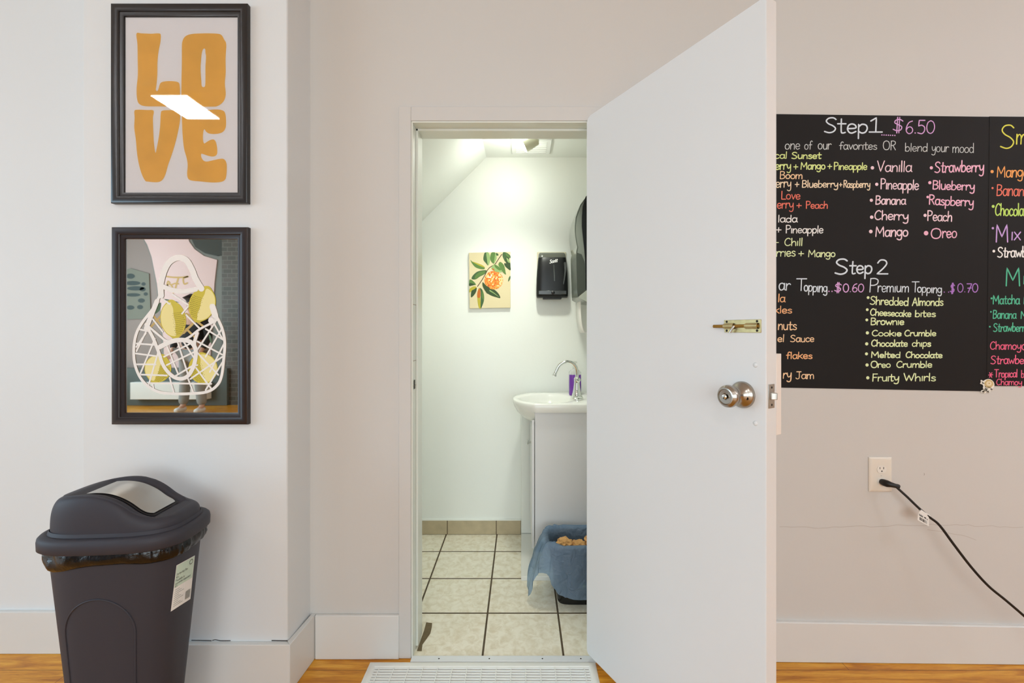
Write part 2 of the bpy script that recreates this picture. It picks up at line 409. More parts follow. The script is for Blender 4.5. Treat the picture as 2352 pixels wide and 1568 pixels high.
def crack(parent, fr, pts, w_, m=M_CRACK, c=.0006):
    mb = MB(); p = smooth2([fr.uv(*q) for q in pts], 4); ribbon(mb, p, w_, lambda a, b: fr.P(a, b, c), caps=False)
    return mb.build('crack', m, parent, fix=False)
rnd = random.Random(4)
crack(wr, FR_R, [(x, 1208+rnd.uniform(-2, 2)+3*math.sin(x*.011)) for x in range(1790, 2352, 14)], .0006)
crack(wr, FR_R, [(2130, 1216), (2160, 1220), (2190, 1226), (2215, 1230), (2242, 1240)], .0006)
crack(wr, FR_R, [(2122, 1086), (2123, 1089), (2122, 1091)], .0006, mat('speck', (130, 112, 98), rough=.9))
struct(MB().box(RX1, RX1+.15, RY0, 1.9, 0, ZC).build('wall_side', mat('brick_painted', (206, 198, 190), rough=.8, bump=.4, bscale=12)))
# far left wall with its window opening
w_ = WIN_L; mb = MB()
mb.box(RX0-.15, RX0, RY0, w_['y0'], 0, ZC).box(RX0-.15, RX0, w_['y1'], 1.9, 0, ZC).box(RX0-.15, RX0, w_['y0'], w_['y1'], 0, w_['z0']).box(RX0-.15, RX0, w_['y0'], w_['y1'], w_['z1'], ZC)
struct(mb.build('wall_far_left', M_WALLP))
# rear wall (behind the camera) with the shop-front opening
mb = MB(); mb.box(RX0, -1.5, RY0-.15, RY0, 0, ZC).box(2.7, RX1, RY0-.15, RY0, 0, ZC).box(-1.5, 2.7, RY0-.15, RY0, 0, .5).box(-1.5, 2.7, RY0-.15, RY0, 2.7, ZC)
struct(mb.build('wall_rear', mat('rear_wall_paint', (156, 140, 132), rough=.7)))

# skirting boards
def base_label(): pass
zb = .166
struct(MB().box(RX0, -1.537, Y_LEFT-.016, Y_LEFT, 0, zb-.005).build('baseboard_left', M_TRIM, bevel=.003))
mb = MB(); mb.prism([(-1.537, Y_PIER-.018, 0), (-.792, Y_PIER-.018, 0), (-.81, Y_PIER, 0), (-1.519, Y_PIER, 0)], [(-1.537, Y_PIER-.018, zb), (-.792, Y_PIER-.018, zb), (-.81, Y_PIER, zb), (-1.519, Y_PIER, zb)])
mb.prism([(-.792, Y_PIER-.018, 0), (-.780, Y_REC, 0), (-.797, Y_REC, 0), (-.81, Y_PIER, 0)], [(-.792, Y_PIER-.018, zb), (-.780, Y_REC, zb), (-.797, Y_REC, zb), (-.81, Y_PIER, zb)])
bp_ = struct(mb.build('baseboard_pier', M_TRIM, bevel=.002))
crack(bp_, FR_P, [(440, 1469.5), (470, 1470), (486, 1470.5)], .0012, M_DARKGAP, .001)
crack(bp_, FR_P, [(488, 1470), (494, 1468.5), (502, 1469.5), (508, 1470.5), (530, 1470.5)], .0012, M_DARKGAP, .001)
crack(bp_, FR_P, [(624, 1470), (645, 1470.5), (661, 1470.7)], .0014, M_DARKGAP, .001)
struct(MB().box(-.779, -.462, Y_REC-.014, Y_REC, 0, zb).build('baseboard_back', M_TRIM, bevel=.003))
a0 = FR_R.uv(1700, 1418)[0]; mb = MB()
zl, zr = .158, .136
mb.add([FR_R.P(a, b, c) for a, z in ((.36-.29, zl), (3.4, zr-.012)) for b in (0, z) for c in (-.012, .014)],
       [(0, 1, 3, 2), (4, 6, 7, 5), (0, 4, 5, 1), (2, 3, 7, 6), (1, 5, 7, 3), (0, 2, 6, 4)])
struct(mb.build('baseboard_right', M_TRIM, bevel=.004))

# door casing and jamb
cz = OP_T+.056
mb = MB(); mb.box(-.464, OP_L-.002, Y_REC-.009, Y_REC, 0, cz).box(OP_L-.002, OP_R+.055, Y_REC-.009, Y_REC, OP_T+.002, cz).box(OP_R+.002, OP_R+.055, Y_REC-.012, Y_REC, 0, OP_T+.002)
struct(mb.build('trim_1', M_WALL, bevel=.002))
mb = MB()
mb.box(OP_L-.002, OP_L+.004, Y_REC-.006, 1.80, .0, OP_T).box(OP_L+.004, OP_L+.013, 1.732, 1.805, .012, OP_T)
mb.box(OP_L-.002, OP_R, Y_REC-.006, 1.80, OP_T-.004, OP_T+.002).box(OP_L, OP_R, 1.732, 1.805, OP_T-.014, OP_T-.004)
mb.box(OP_R-.004, OP_R+.002, Y_REC-.006, 1.80, 0, OP_T).box(OP_R-.013, OP_R-.004, 1.732, 1.805, .012, OP_T)
tj = struct(mb.build('trim_2', M_JAMB, bevel=.0015))
# strike hole and repair joints in the left jamb
fj = Frame((OP_L+.0045, Y_REC, 0), (0, 1, 0), (1, 0, 0))
MB().box(.008, .026, 1.018, 1.052, 0, .0012, fr=fj).build('strike_hole', mat('strike_dark', (22, 20, 18)), tj, label='dark strike hole')
for z in (1.055, 1.27, .96): MB().box(-.004, .04, z*1.0+.07, z+.0725, 0, .0012, fr=fj).build('repair_joint', mat('joint_tan', (176, 164, 146)), tj)  # thin tan strips across the jamb face
# metal threshold
struct(MB().box(OP_L-.0, OP_R, 1.660, 1.690, 0, .006).build('trim_3', mat('threshold_alu', (230, 234, 238), rough=.4, metal=.2), bevel=.002))
tr3 = bpy.data.objects['trim_3']
mb = MB()
for x in (-.31, -.12, .08, .225): mb.lathe((x, 1.674, .006), (0, 0, 1), [(.003, 0), (.002, .0008)], 10)
mb.build('screw', M_SCREW, tr3)

# ------------------------------------------------------------------ setting: bathroom
BL, BR = -.61, .52
mt = tile_mat('bathroom_tile', -.1474, .309, 1.952, .273, .008, (244, 239, 222), (222, 212, 186), (84, 70, 50))
fb = struct(MB().box(BL, BR, 1.690, Y_BATH, -.05, .0005).box(OP_L, OP_R, 1.66, 1.69, -.05, -.0005).build('floor_bathroom', mt))
mb = MB()
mb.poly([Vector((x, y, .0012)) for x, y in ((-.404, 1.72), (-.385, 1.72), (-.390, 1.755), (-.380, 1.79), (-.372, 1.82), (-.374, 1.86), (-.378, 1.885), (-.404, 1.89), (-.402, 1.84))])
mb.build('missing_grout', mat('bare_mortar', (112, 98, 72), rough=.95, var=.3, vscale=60), fb)
struct(MB().box(BL-.1, BR+.1, Y_BATH, Y_BATH+.1, 0, 2.5).build('wall_bathroom_back', M_BATH))
struct(MB().box(BL-.1, BL, Y_IN, Y_BATH, 0, 2.5).build('wall_bathroom_left', M_BATH))
struct(MB().box(BR, BR+.1, Y_IN, Y_BATH, 0, 2.5).build('wall_bathroom_right', M_BATH))
mb = MB(); mb.box(-.213, BR, Y_IN, Y_BATH, 2.30, 2.40)
mb.prism([(-.213, Y_IN, 2.30), (-.213, Y_IN, 2.40), (BL, Y_IN, 2.40), (BL, Y_IN, 1.905)], [(-.213, Y_BATH, 2.30), (-.213, Y_BATH, 2.40), (BL, Y_BATH, 2.40), (BL, Y_BATH, 1.905)])
struct(mb.build('ceiling_bathroom', M_BATH))
# boxed pipe chase behind the vanity, low white board under it
struct(MB().box(.0, .52, 2.672, Y_BATH, .022, .80).build('trim_4', M_BATH, bevel=.006))
pl = MB().box(.0, .50, 2.205, 2.71, .0006, .021).build('floor_board', mat('white_board', (236, 237, 232), rough=.4), bevel=.002)
tag(pl, 'low white board lying on the tiles beneath the vanity cabinet', 'board')
# tiled skirting on the back wall
M_BT = mat('skirting_tile', (186, 172, 142), rough=.4, var=.22, vscale=22)
mb = MB()
for x0, x1 in ((-.608, -.452), (-.4475, -.1535), (-.149, -.003)): mb.box(x0, x1, Y_BATH-.010, Y_BATH, .003, .086)
mb.box(-.609, -.002, Y_BATH-.007, Y_BATH, .001, .088, 1).box(-.609, -.001, Y_BATH-.011, Y_BATH, .0865, .094, 2)
struct(mb.build('baseboard_bathroom', [M_BT, mat('skirting_grout', (92, 78, 58), rough=.9), M_BATH]))

# ceiling vent and spot lamp in the bathroom
v = thing('ceiling_vent', 'white square vent cover on the bathroom ceiling behind the spot lamp', 'vent', (.057, 2.54, 2.30))
MB().box(-.056, .171, 2.44, 2.637, 2.288, 2.2995).build('cover', M_WHITE, v, bevel=.004)
mb = MB()
for k in range(6): mb.box(-.03, .145, 2.47+k*.026, 2.478+k*.026, 2.285, 2.289)
mb.build('slat', M_WHITE, v)
lp = thing('spot_lamp', 'small white spot lamp on the bathroom ceiling pointing left', 'lamp', (.075, 2.36, 2.30))
MB().lathe((.075, 2.36, 2.2995), (0, 0, -1), [(.04, 0), (.04, .012), (.012, .016), (.012, .05)], 24).build('base', M_WHITE, lp, smooth=True)
ax = Vector((-.86, .05, -.42)).normalized(); so = Vector((.085, 2.36, 2.252))
MB().lathe(so, ax, [(.004, -.01), (.022, 0), (.026, .03), (.03, .075), (.027, .075), (.02, .055)], 28).build('lamp_shade', mat('lamp_shade_cream', (214, 214, 190), rough=.35), lp, smooth=True)
BULB = so+ax*.07
MB().lathe(so, ax, [(.004, .058), (.022, .064), (.024, .074), (.018, .082), (.006, .086)], 24).build('bulb', mat('bulb_glow', (255, 255, 248), emit=60), lp, smooth=True)
pt = bpy.data.lights.new('spot_lamp_light', 'POINT'); pt.energy = 2.3; pt.color = (.96, 1.0, .90); pt.shadow_soft_size = .03
po = bpy.data.objects.new('spot_lamp_light', pt); po.location = BULB+ax*.05+Vector((0, 0, -.03)); COL.objects.link(po)
# unseen lamp head, added above the door head to brighten the lower bathroom
so2 = Vector((.075, 1.98, 2.25)); ax2 = Vector((-.16, .42, -1.0)).normalized()
added_lamp = thing('spot_lamp', 'unseen white spot lamp added above the door head to brighten the bathroom', 'lamp', (.075, 1.98, 2.30))
MB().lathe((.075, 1.98, 2.2995), (0, 0, -1), [(.04, 0), (.04, .012), (.012, .016), (.012, .045)], 24).build('base', M_WHITE, added_lamp, smooth=True)
MB().lathe(so2, ax2, [(.004, -.01), (.022, 0), (.026, .03), (.03, .075), (.027, .075), (.02, .055)], 28).build('lamp_shade', MATS['lamp_shade_cream'], added_lamp, smooth=True)
st_ = bpy.data.lights.new('added_fill_spot', 'SPOT'); st_.energy = 31; st_.color = (.97, 1.0, .87); st_.spot_size = math.radians(95); st_.spot_blend = .9; st_.shadow_soft_size = .05
sl = bpy.data.objects.new('added_fill_spot', st_); sl.location = so2+ax2*.08; sl.rotation_euler = ax2.to_track_quat('-Z', 'Y').to_euler(); COL.objects.link(sl)

# ------------------------------------------------------------------ the open door
HX, HY = .2461, 1.671; NX, NY = .5865, 1.0626
dd = Vector((NX-HX, NY-HY, 0)); DW = dd.length; dd.normalize(); dn = Vector((dd.y, -dd.x, 0))   # dn: out of the visible face
FR_D = Frame((HX, HY, 0), dd, dn)
DT = .042; Z0D, Z1D = .030, 2.043
mb = MB(); lo = []
r_ = .02
outl = [(r_*.4, Z0D), (DW, Z0D), (DW, Z1D), (r_, Z1D), (r_*.3, Z1D-r_*.35), (0, Z1D-r_), (0, Z0D+r_*.5)]
mb.prism([FR_D.P(a, b, -DT) for a, b in outl], [FR_D.P(a, b, 0) for a, b in outl])
door = struct(mb.build('door_1', M_DOOR, bevel=.002), 'white painted flush door standing open into the shop', 'door')
def on_door(px, py): return FR_D.uv(px, py)
# knob: rose, neck, knob, privacy button
ka, kb = on_door(1706, 906)
kn = bpy.data.objects.new('door_knob', None)
MBk = MB().lathe(FR_D.P(ka, kb, .0), dn, [(.0335, 0), (.0335, .004), (.031, .009), (.026, .013), (.0195, .018), (.015, .026), (.0135, .034), (.014, .038), (.020, .041), (.0255, .047), (.0278, .055), (.0268, .062), (.021, .0685), (.0185, .069), (.0175, .0672), (.0085, .0668), (.008, .062), (0, .062)], 48)
kob = MBk.build('door_knob', M_NICKEL, door, smooth=30, label='round satin nickel knob with a privacy button')
MB().lathe(FR_D.P(ka, kb, .062), dn, [(.0062, 0), (.0062, .010), (.005, .0115), (0, .012)], 24).build('button', M_CHROME, kob, smooth=30)
mb = MB()
for dz_ in (-.024,): mb.lathe(FR_D.P(ka+.0215, kb-.006, .0145), dn, [(.004, 0), (.0035, .0012), (0, .0014)], 12)
mb.build('screw', M_SCREW, kob)
# slide bolt
c1 = on_door(1664, 735); c2 = on_door(1749, 733); c3 = on_door(1749, 764); c4 = on_door(1665, 763)
mb = MB(); q = [c1, c2, c3, c4]
mb.prism([FR_D.P(a, b, 0) for a, b in q], [FR_D.P(a, b, .002) for a, b in q])
sb = mb.build('slide_bolt', M_BRASS, door, bevel=.0008, label='worn brass slide bolt on a rectangular plate')
ym = (c1[1]+c4[1])/2; x0b, x1b = c1[0], c2[0]; a_l = on_door(1642, 749)[0]
mb = MB(); hw_ = (c1[1]-c4[1])
# folded guide channel: raised middle ridge
for s0, s1 in ((x0b+.002, x0b+.030), (x0b+.062, x1b-.006)):
    prof = [(-.0075, .002), (-.006, .0075), (-.002, .0105), (.002, .0105), (.006, .0075), (.0075, .002)]
    mb.loft([[FR_D.P(s, ym+u, c) for u, c in prof] for s in (s0, s1)], close=False)
mb.build('guide', M_BRASS, sb, smooth=True)
MB().tube([FR_D.P(a_l, ym, .006), FR_D.P(a_l+.001, ym, .006), FR_D.P(x1b-.008, ym, .006)], [.003, .0042, .0042], 14).build('bolt_rod', mat('rod_brass', (170, 128, 62), rough=.3, metal=1), sb, smooth=True)
MB().tube([FR_D.P(x0b+.034, ym, .009), FR_D.P(x0b+.032, ym-.005, .012), FR_D.P(x0b+.028, ym-.012, .013), FR_D.P(x0b+.026, ym-.016, .013)], [.003, .0028, .003, .0036], 12).build('handle', M_STEEL, sb, smooth=True)
for a, b in ((x0b+.008, ym+hw_*.36), (x0b+.008, ym-hw_*.36), (x1b-.010, ym+hw_*.36), (x1b-.010, ym-hw_*.36)):
    MB().lathe(FR_D.P(a, b, .002), dn, [(.0032, 0), (.0026, .001), (0, .0011)], 12).build('screw', M_SCREW, sb)
# plugged screw holes (paint bumps)
for px, py in ((1735, 838), (1735, 972)):
    a, b = on_door(px, py); MB().lathe(FR_D.P(a, b, -.0002), dn, [(.0065, 0), (.005, .0012), (0, .0018)], 20).build('paint_plug', M_DOOR, door, smooth='all')
# latch plate and latch on the door edge
FR_E = Frame(FR_D.P(DW, 0, -DT), dn, dd)                    # edge face: a from outer to inner face
zc_ = CH-(909-CY)*1.075/F
le = MB().box(DT*.25, DT*.82, zc_-.029, zc_+.029, 0, .0016, fr=FR_E).build('latch_plate', M_STEEL, door, bevel=.0006, label='small steel latch plate on the door edge')
mb = MB(); mb.prism([FR_E.P(a, b, .0016) for a, b in ((DT*.36, zc_-.009), (DT*.66, zc_-.009), (DT*.66, zc_+.009), (DT*.36, zc_+.009))], [FR_E.P(a, b, c) for a, b, c in ((DT*.36, zc_-.008, .012), (DT*.60, zc_-.008, .006), (DT*.60, zc_+.008, .006), (DT*.36, zc_+.008, .012))])
mb.build('latch_bolt', M_STEEL, le, bevel=.001)
for s in (-.021, .021): MB().lathe(FR_E.P(DT*.53, zc_+s, .0016), dd, [(.003, 0), (.002, .0008)], 10).build('screw', M_SCREW, le)
zt, zb2 = CH-(812-CY)*1.09/F, CH-(998-CY)*1.09/F
MB().box(DW-.05, DW-.0005, zb2, zt, -DT-.021, -DT-.0002, fr=FR_D).build('guard_strip', mat('strip_paint', (236, 226, 218), rough=.4), door, bevel=.0015, label='narrow painted wooden strip on the door edge')
# hinges
for z in (.25, 1.05, 1.82):
    MB().lathe(FR_D.P(-.001, z-.045, -DT-.004), (0, 0, 1), [(.006, 0), (.006, .09)], 14).build('hinge', M_JAMB, door, smooth=30)

# ------------------------------------------------------------------ framed LOVE print
def frame_ring(fr, x0, x1, z0, z1, prof):
    mb = MB(); rings = []
    for o, h in prof:
        rings.append([fr.P(x0+o, z0+o, h), fr.P(x1-o, z0+o, h), fr.P(x1-o, z1-o, h), fr.P(x0+o, z1-o, h)])
    mb.loft(rings, close=True)
    return mb
PROF = [(0, .0005), (0, .015), (.001, .0172), (.003, .0182), (.009, .0190), (.016, .0186), (.022, .0172), (.0255, .0152), (.0265, .0125), (.033, .0115), (.0385, .0095), (.0395, .006), (.0395, .0005)]
def flip(fr): return fr
x0, x1, z0, z1 = -1.4066, -.938, 1.678, 2.3625
pf = thing('framed_print', 'black framed poster with orange hand lettering reading LOVE, above the framed mirror', 'picture', (-1.172, Y_PIER, 1.678))
frame_ring(FR_P, x0, x1, z0, z1, PROF).build('frame', M_FRAME, pf, smooth=35)
MB().box(x0+.030, x1-.030, z0+.030, z1-.030, .001, .004, fr=FR_P).build('print', mat('poster_paper', (243, 236, 235), rough=.8, var=.012, vscale=12), pf)
MO = mat('orange_watercolour', (244, 186, 84), rough=.8, var=.13, vscale=14)
def c1px(x, y): return (220+x/3.1365, y/3.1365)
LOVE = {
'L': [(293,242),(330,240),(400,243),(445,240),(467,248),(466,300),(452,370),(444,450),(443,540),(436,620),(432,645),(440,656),(450,645),(462,605),(480,590),(520,584),(570,586),(597,595),(605,620),(607,680),(606,735),(598,762),(540,768),(460,766),(360,765),(315,750),(298,715),(294,640),(303,540),(302,440),(300,320)],
'O': [(620,340),(625,295),(645,262),(690,245),(780,240),(870,242),(905,252),(925,285),(940,320),(935,420),(936,520),(930,600),(936,680),(920,730),(880,762),(830,768),(700,765),(640,750),(618,720),(617,600),(620,450)],
'V': [(278,800),(300,790),(370,792),(410,793),(418,810),(412,850),(415,960),(420,1040),(430,1100),(440,1060),(455,980),(464,900),(468,820),(480,797),(540,793),(590,800),(607,830),(605,880),(590,960),(570,1040),(545,1120),(520,1190),(500,1260),(475,1300),(440,1312),(380,1308),(355,1300),(330,1250),(310,1180),(297,1100),(288,1000),(277,920),(280,850)],
'E': [(622,830),(640,800),(700,792),(800,792),(860,788),(905,792),(930,810),(938,860),(936,915),(915,950),(870,964),(820,962),(795,948),(784,932),(775,945),(772,1000),(780,1032),(800,1022),(820,1010),(848,1004),(866,1025),(875,1075),(872,1112),(848,1127),(810,1122),(775,1110),(760,1108),(760,1130),(775,1155),(800,1163),(840,1155),(900,1143),(928,1150),(943,1185),(941,1260),(930,1295),(900,1310),(840,1314),(760,1307),(690,1300),(665,1285),(658,1250),(662,1190),(655,1140),(636,1070),(626,980),(622,900)]}
HOLE = [(775,352),(788,354),(790,380),(794,410),(790,480),(790,560),(788,615),(778,627),(764,620),(760,580),(755,500),(758,440),(764,380)]
for k, pts in LOVE.items():
    mb = MB(); pts = smooth2(pts, 4, True)
    hs = [[FR_P.pp(*c1px(*p), .0045) for p in smooth2(HOLE, 4, True)]] if k == 'O' else []
    mb.poly([FR_P.pp(*c1px(*p), .0045) for p in pts], holes=hs).build('lettering', MO, pf, fix=False, label='orange painted letter '+k)
MB().add([FR_P.P(a, b, .0060) for a, b in ((x0+.032, z0+.032), (x1-.032, z0+.032), (x1-.032, z1-.032), (x0+.032, z1-.032))], [(0, 1, 2, 3)]).build('glass', M_GLASS, pf, fix=False)

# ------------------------------------------------------------------ framed mirror with printed lemon bag
x0, x1, z0, z1 = -1.4036, -.937, .9195, 1.5963
pm = thing('framed_mirror', 'black framed mirror printed with a white net bag of lemons, above the swing-top bin', 'mirror', (-1.17, Y_PIER, .9195))
frame_ring(FR_P, x0, x1, z0, z1, PROF).build('frame', mat('brown_black_frame', (40, 30, 30), rough=.3), pm, smooth=35)
MB().box(x0+.030, x1-.030, z0+.030, z1-.030, .001, .005, fr=FR_P).build('mirror_pane', mat('mirror_silver', (228, 222, 212), rough=.015, metal=1), pm)
MW = mat('printed_white', (240, 235, 230), rough=.5); MY = mat('printed_yellow', (206, 188, 52), rough=.5); MPY = mat('printed_pale_lemon', (238, 224, 150), rough=.5)
MGD = mat('printed_olive_dots', (120, 104, 20), rough=.6); MTAN = mat('printed_tan', (196, 166, 96), rough=.5); MLEAF = mat('printed_leaf', (78, 104, 74), rough=.5)
def c2(x, y): return FR_P.uv(230+x/3.135, 500+y/3.135, .006)
S2 = 1.52/F/3.135                                         # crop unit -> metres
def MP(h): return lambda a, b: FR_P.P(a, b, h)
def lemon(cx, cy, rx, ry, rot, h, cut, dots):
    mb = MB(); R = math.radians(rot)
    def shape(k=1.0):
        out = []
        for i in range(48):
            t = 2*math.pi*i/48; c, s = math.cos(t), math.sin(t)
            rr = 1+.10*max(0, abs(s)-.9)/.1
            X, Y = rx*k*c, ry*k*s*rr; out.append((cx+X*math.cos(R)-Y*math.sin(R), cy+X*math.sin(R)+Y*math.cos(R)))
        return out
    mb.poly([FR_P.P(*c2(*p), h) for p in shape()], 0)
    sh = shape(.96)
    # pale side
    pale = []
    for i in range(48):
        t = 2*math.pi*i/48; c, s = math.cos(t), math.sin(t)
        X = rx*.95*(c if c*cut > 0 else c*.12+.03*math.sin(7*t)); Y = ry*.95*s
        pale.append((cx+X*math.cos(R)-Y*math.sin(R), cy+X*math.sin(R)+Y*math.cos(R)))
    mb.poly([FR_P.P(*c2(*p), h+.0002) for p in pale], 1)
    r = random.Random(int(cx))
    for i in range(-12, 13):
        for j in range(-12, 13):
            u, v_ = (i+.5*(j % 2))/8.5, j/9.5
            if u*u+v_*v_ > .86: continue
            if (u*cut) > .05 - .2*dots or v_ < -.35+.2*dots*0: continue
            X, Y = rx*u, ry*v_
            p = c2(cx+X*math.cos(R)-Y*math.sin(R), cy+X*math.sin(R)+Y*math.cos(R))
            disc(mb, p[0], p[1], (2.2+1.2*(-u*cut+v_*.4))*S2, MP(h+.0004), 2, 6)
    return mb
for args in ((525, 730, 92, 130, -8, .0056, -1, 0), (735, 622, 95, 125, 18, .0062, 1, .4), (415, 1085, 96, 100, 20, .0056, -1, .6), (740, 1085, 105, 108, -10, .0056, 1, .2)):
    lemon(*args).build('printed_lemon', [MY, MPY, MGD], pm, fix=False)
mb = MB()
def rib(pts, wd, h=.0066, sm=True, mi=0):
    q = [c2(*p) for p in pts]; q = smooth2(q, 6) if sm and len(q) > 2 else q
    ww = (lambda t: (wd[0]+(wd[1]-wd[0])*t)*S2/2) if isinstance(wd, tuple) else wd*S2/2
    ribbon(mb, q, ww, MP(h), mi)
rib([(445,525),(390,640),(300,760),(257,850),(243,960),(253,1060),(290,1150),(350,1215),(430,1255),(540,1266),(640,1266),(760,1255),(830,1218),(872,1150),(890,1020),(898,900),(880,800),(835,700),(800,630)], 20)
rib([(440,560),(438,480),(462,385),(500,318),(560,287),(620,305),(660,370),(688,440),(730,510)], (42, 44))
rib([(440,490),(520,520),(600,530),(690,515)], 34)
rib([(410,600),(370,700),(335,790),(335,800)], 34)
rib([(810,640),(830,720),(800,740)], 44)
rib([(330,770),(380,860),(420,960),(455,1060),(510,1130),(570,1158),(630,1140),(675,1065),(690,960),(660,900),(600,880),(520,888),(430,930)], (22, 34))
rib([(330,765),(430,850),(480,885),(560,890),(640,860),(720,800),(830,745)], 16)
rib([(700,830),(680,900),(690,960)], 24)
for a, b in (((270,800),(340,815)),((262,905),(395,915)),((245,975),(400,995)),((262,1055),(400,1055)),((285,1128),(480,1135)),((350,1190),(800,1195)),
             ((340,800),(262,960)),((395,870),(290,1120)),((420,960),(350,1200)),((330,830),(260,930)),((380,1200),(385,1240)),
             ((500,1150),(530,1255)),((630,1150),(670,1255)),((690,1080),(800,1230)),((690,960),(850,1130)),((700,890),(880,985)),((760,800),(890,880)),((820,760),(880,870)),
             ((830,750),(700,950)),((875,800),(760,1000)),((895,900),(790,1110)),((880,1040),(760,1240)),((650,1160),(880,1000)),((700,1060),(640,1080)),
             ((460,1000),(640,910)),((480,1060),(690,960)),((540,1140),(690,1050)),((480,920),(560,1120)),((560,900),(630,1120)),((600,890),(690,1030)),
             ((520,550),(640,630)),((640,630),(590,690)),((430,570),(500,620)),((450,820),(380,730)),((620,700),(720,800))):
    rib([a, b], 12, .0060, False)
nb = mb.build('printed_net_bag', MW, pm, fix=False)
mb = MB()
for a, b in (((370,690),(450,790)),((450,690),(360,790)),((620,690),(740,780)),((740,690),(600,830)),((560,860),(690,740)),((620,800),(680,860))): rib([a, b], 15, .0052, False)
mb.build('printed_strap', MTAN, pm, fix=False)
mb = MB()
for pts in ([(395,690),(400,640),(435,610),(430,660)], [(455,585),(500,590),(570,610),(500,600)], [(780,840),(795,850),(805,900),(790,890)]):
    mb.poly([FR_P.P(*c2(*p), .0053) for p in smooth2(pts, 4, True)])
mb.build('printed_leaf', MLEAF, pm, fix=False)

# ------------------------------------------------------------------ swing-top bin
BC = Vector((-1.163, 1.318, 0)); BROT = .076
cb, sbn = math.cos(BROT), math.sin(BROT)
def bin_pt(u, v, z): return Vector((BC.x+u*cb-v*sbn, BC.y+u*sbn+v*cb, z))
def sring(a, b, n, z, seg=72): return [bin_pt(u, v, z(u, v) if callable(z) else z) for u, v in superell(a, b, n, seg)]
tb = thing('swing_top_bin', 'charcoal plastic swing-top bin standing in front of the white pier', 'bin', BC)
HB = .645
def body_ab(z):
    t = z/HB; return .118+.064*t, .080+.029*t
mb = MB(); rings = []
for z in (0, .006, .02, .1, .2, .3, .4, .5, .58, HB):
    a, b = body_ab(z); k = .97 if z == 0 else 1
    rings.append(sring(a*k, b*k, 2.9, z))
mb.loft(rings, cap0=True)
body = mb.build('body', M_BLACKPL, tb, smooth=True)
bv = BVHTree.FromPolygons([p[:] for p in mb.v], mb.f)
def hit(px, py, off):
    e = Vector((0, 0, CH)); r = (at(px, py, 1)-e).normalized()
    loc, nrm, i, d_ = bv.ray_cast(e, r)
    if loc is None: return None
    if nrm.dot(r) > 0: nrm = -nrm
    return loc+nrm*off
# arched panel moulded on the near side: found on the body's own surface by angle
def body_surf(u, z, off=0):                                # near side (v<0)
    a, b = body_ab(z); v_ = -b*(max(0, 1-abs(u/a)**2.9))**(1/2.9); p = bin_pt(u, v_, z)
    return p+Vector((sbn, -cb, 0))*off
arch = []
ua, ub, uc = -.098, .086, .36
for i in range(41):
    t = math.pi*i/40; arch.append(((ua+ub)/2-math.cos(t)*(ub-ua)/2, .405+.100*math.sin(t)))
left = [(ua-.0+.02*(k/8), .405-.36*k/8) for k in range(8, 0, -1)]; right = [(ub-.012*(k/8), .405-.36*k/8) for k in range(1, 9)]
pts = left+arch+right
mb = MB(); mb.tube([body_surf(u, z, .0002) for u, z in pts], .0022, 8)
mb.build('arch_ridge', M_BLACKPL, tb, smooth='all', label='raised arch outline on the bin front')
# rim and dome
RA, RB_ = .197, .124
mb = MB()
prof = [(-.020, .618), (-.004, .616), (.000, .620), (.0005, .640), (-.001, .650), (-.006, .656), (-.014, .658), (-.018, .657), (-.020, .662), (-.022, .666)]
rings = [sring(RA+o, RB_+o, 3.3, z+.018) for o, z in prof]
mb.loft(rings)
ZR = .682
CT = [(-.20, .074), (-.175, .080), (-.14, .091), (-.09, .099), (-.04, .101), (0, .094), (.04, .075), (.075, .049), (.105, .035), (.13, .031), (.175, .030), (.20, .030)]
def crest(u):
    for k in range(len(CT)-1):
        if CT[k][0] <= u <= CT[k+1][0]:
            p1, p2 = CT[k], CT[k+1]; p0 = CT[max(0, k-1)]; p3 = CT[min(len(CT)-1, k+2)]
            t = (u-p1[0])/(p2[0]-p1[0]); h = p2[0]-p1[0]
            m1 = (p2[1]-p0[1])/(p2[0]-p0[0]+1e-9)*h; m2 = (p3[1]-p1[1])/(p3[0]-p1[0]+1e-9)*h
            return (2*t**3-3*t*t+1)*p1[1]+(t**3-2*t*t+t)*m1+(-2*t**3+3*t*t)*p2[1]+(t**3-t*t)*m2
    return CT[0][1] if u < 0 else CT[-1][1]
FU0, FU1, FV = -.075, .100, .058
def sst(a, b, x): x = max(0, min(1, (x-a)/(b-a))); return x*x*(3-2*x)
def sunk(u, v): return .011*(1-sst(FV+.002, FV+.016, abs(v)))*sst(FU0-.05, FU0, u)*(1-sst(FU1+.004, FU1+.018, u)*.6)
da, db = RA-.022, RB_-.022
rings = []
for k in range(0, 15):
    t = k/14; ins = 1-.15*(1-math.cos(t*math.pi/2))**1.3
    R = []
    for u, v_ in superell(da*ins, db*ins, 3.1, 120): R.append(bin_pt(u, v_, ZR-.002+crest(u)*math.sin(t*math.pi/2)**.9))
    rings.append(R)
for ins in [.835, .82, .80, .78, .755, .73, .70, .66, .6, .5, .4, .3, .2, .1, .02]:
    R = []
    for u, v_ in superell(da*ins, db*ins, 3.1, 120): R.append(bin_pt(u, v_, ZR+crest(u)+.001-sunk(u, v_)))
    rings.append(R)
mb.loft(rings, cap1=True)
lid = mb.build('lid', M_BLACKPL, tb, smooth=50, label='domed charcoal lid with a rolled rim')
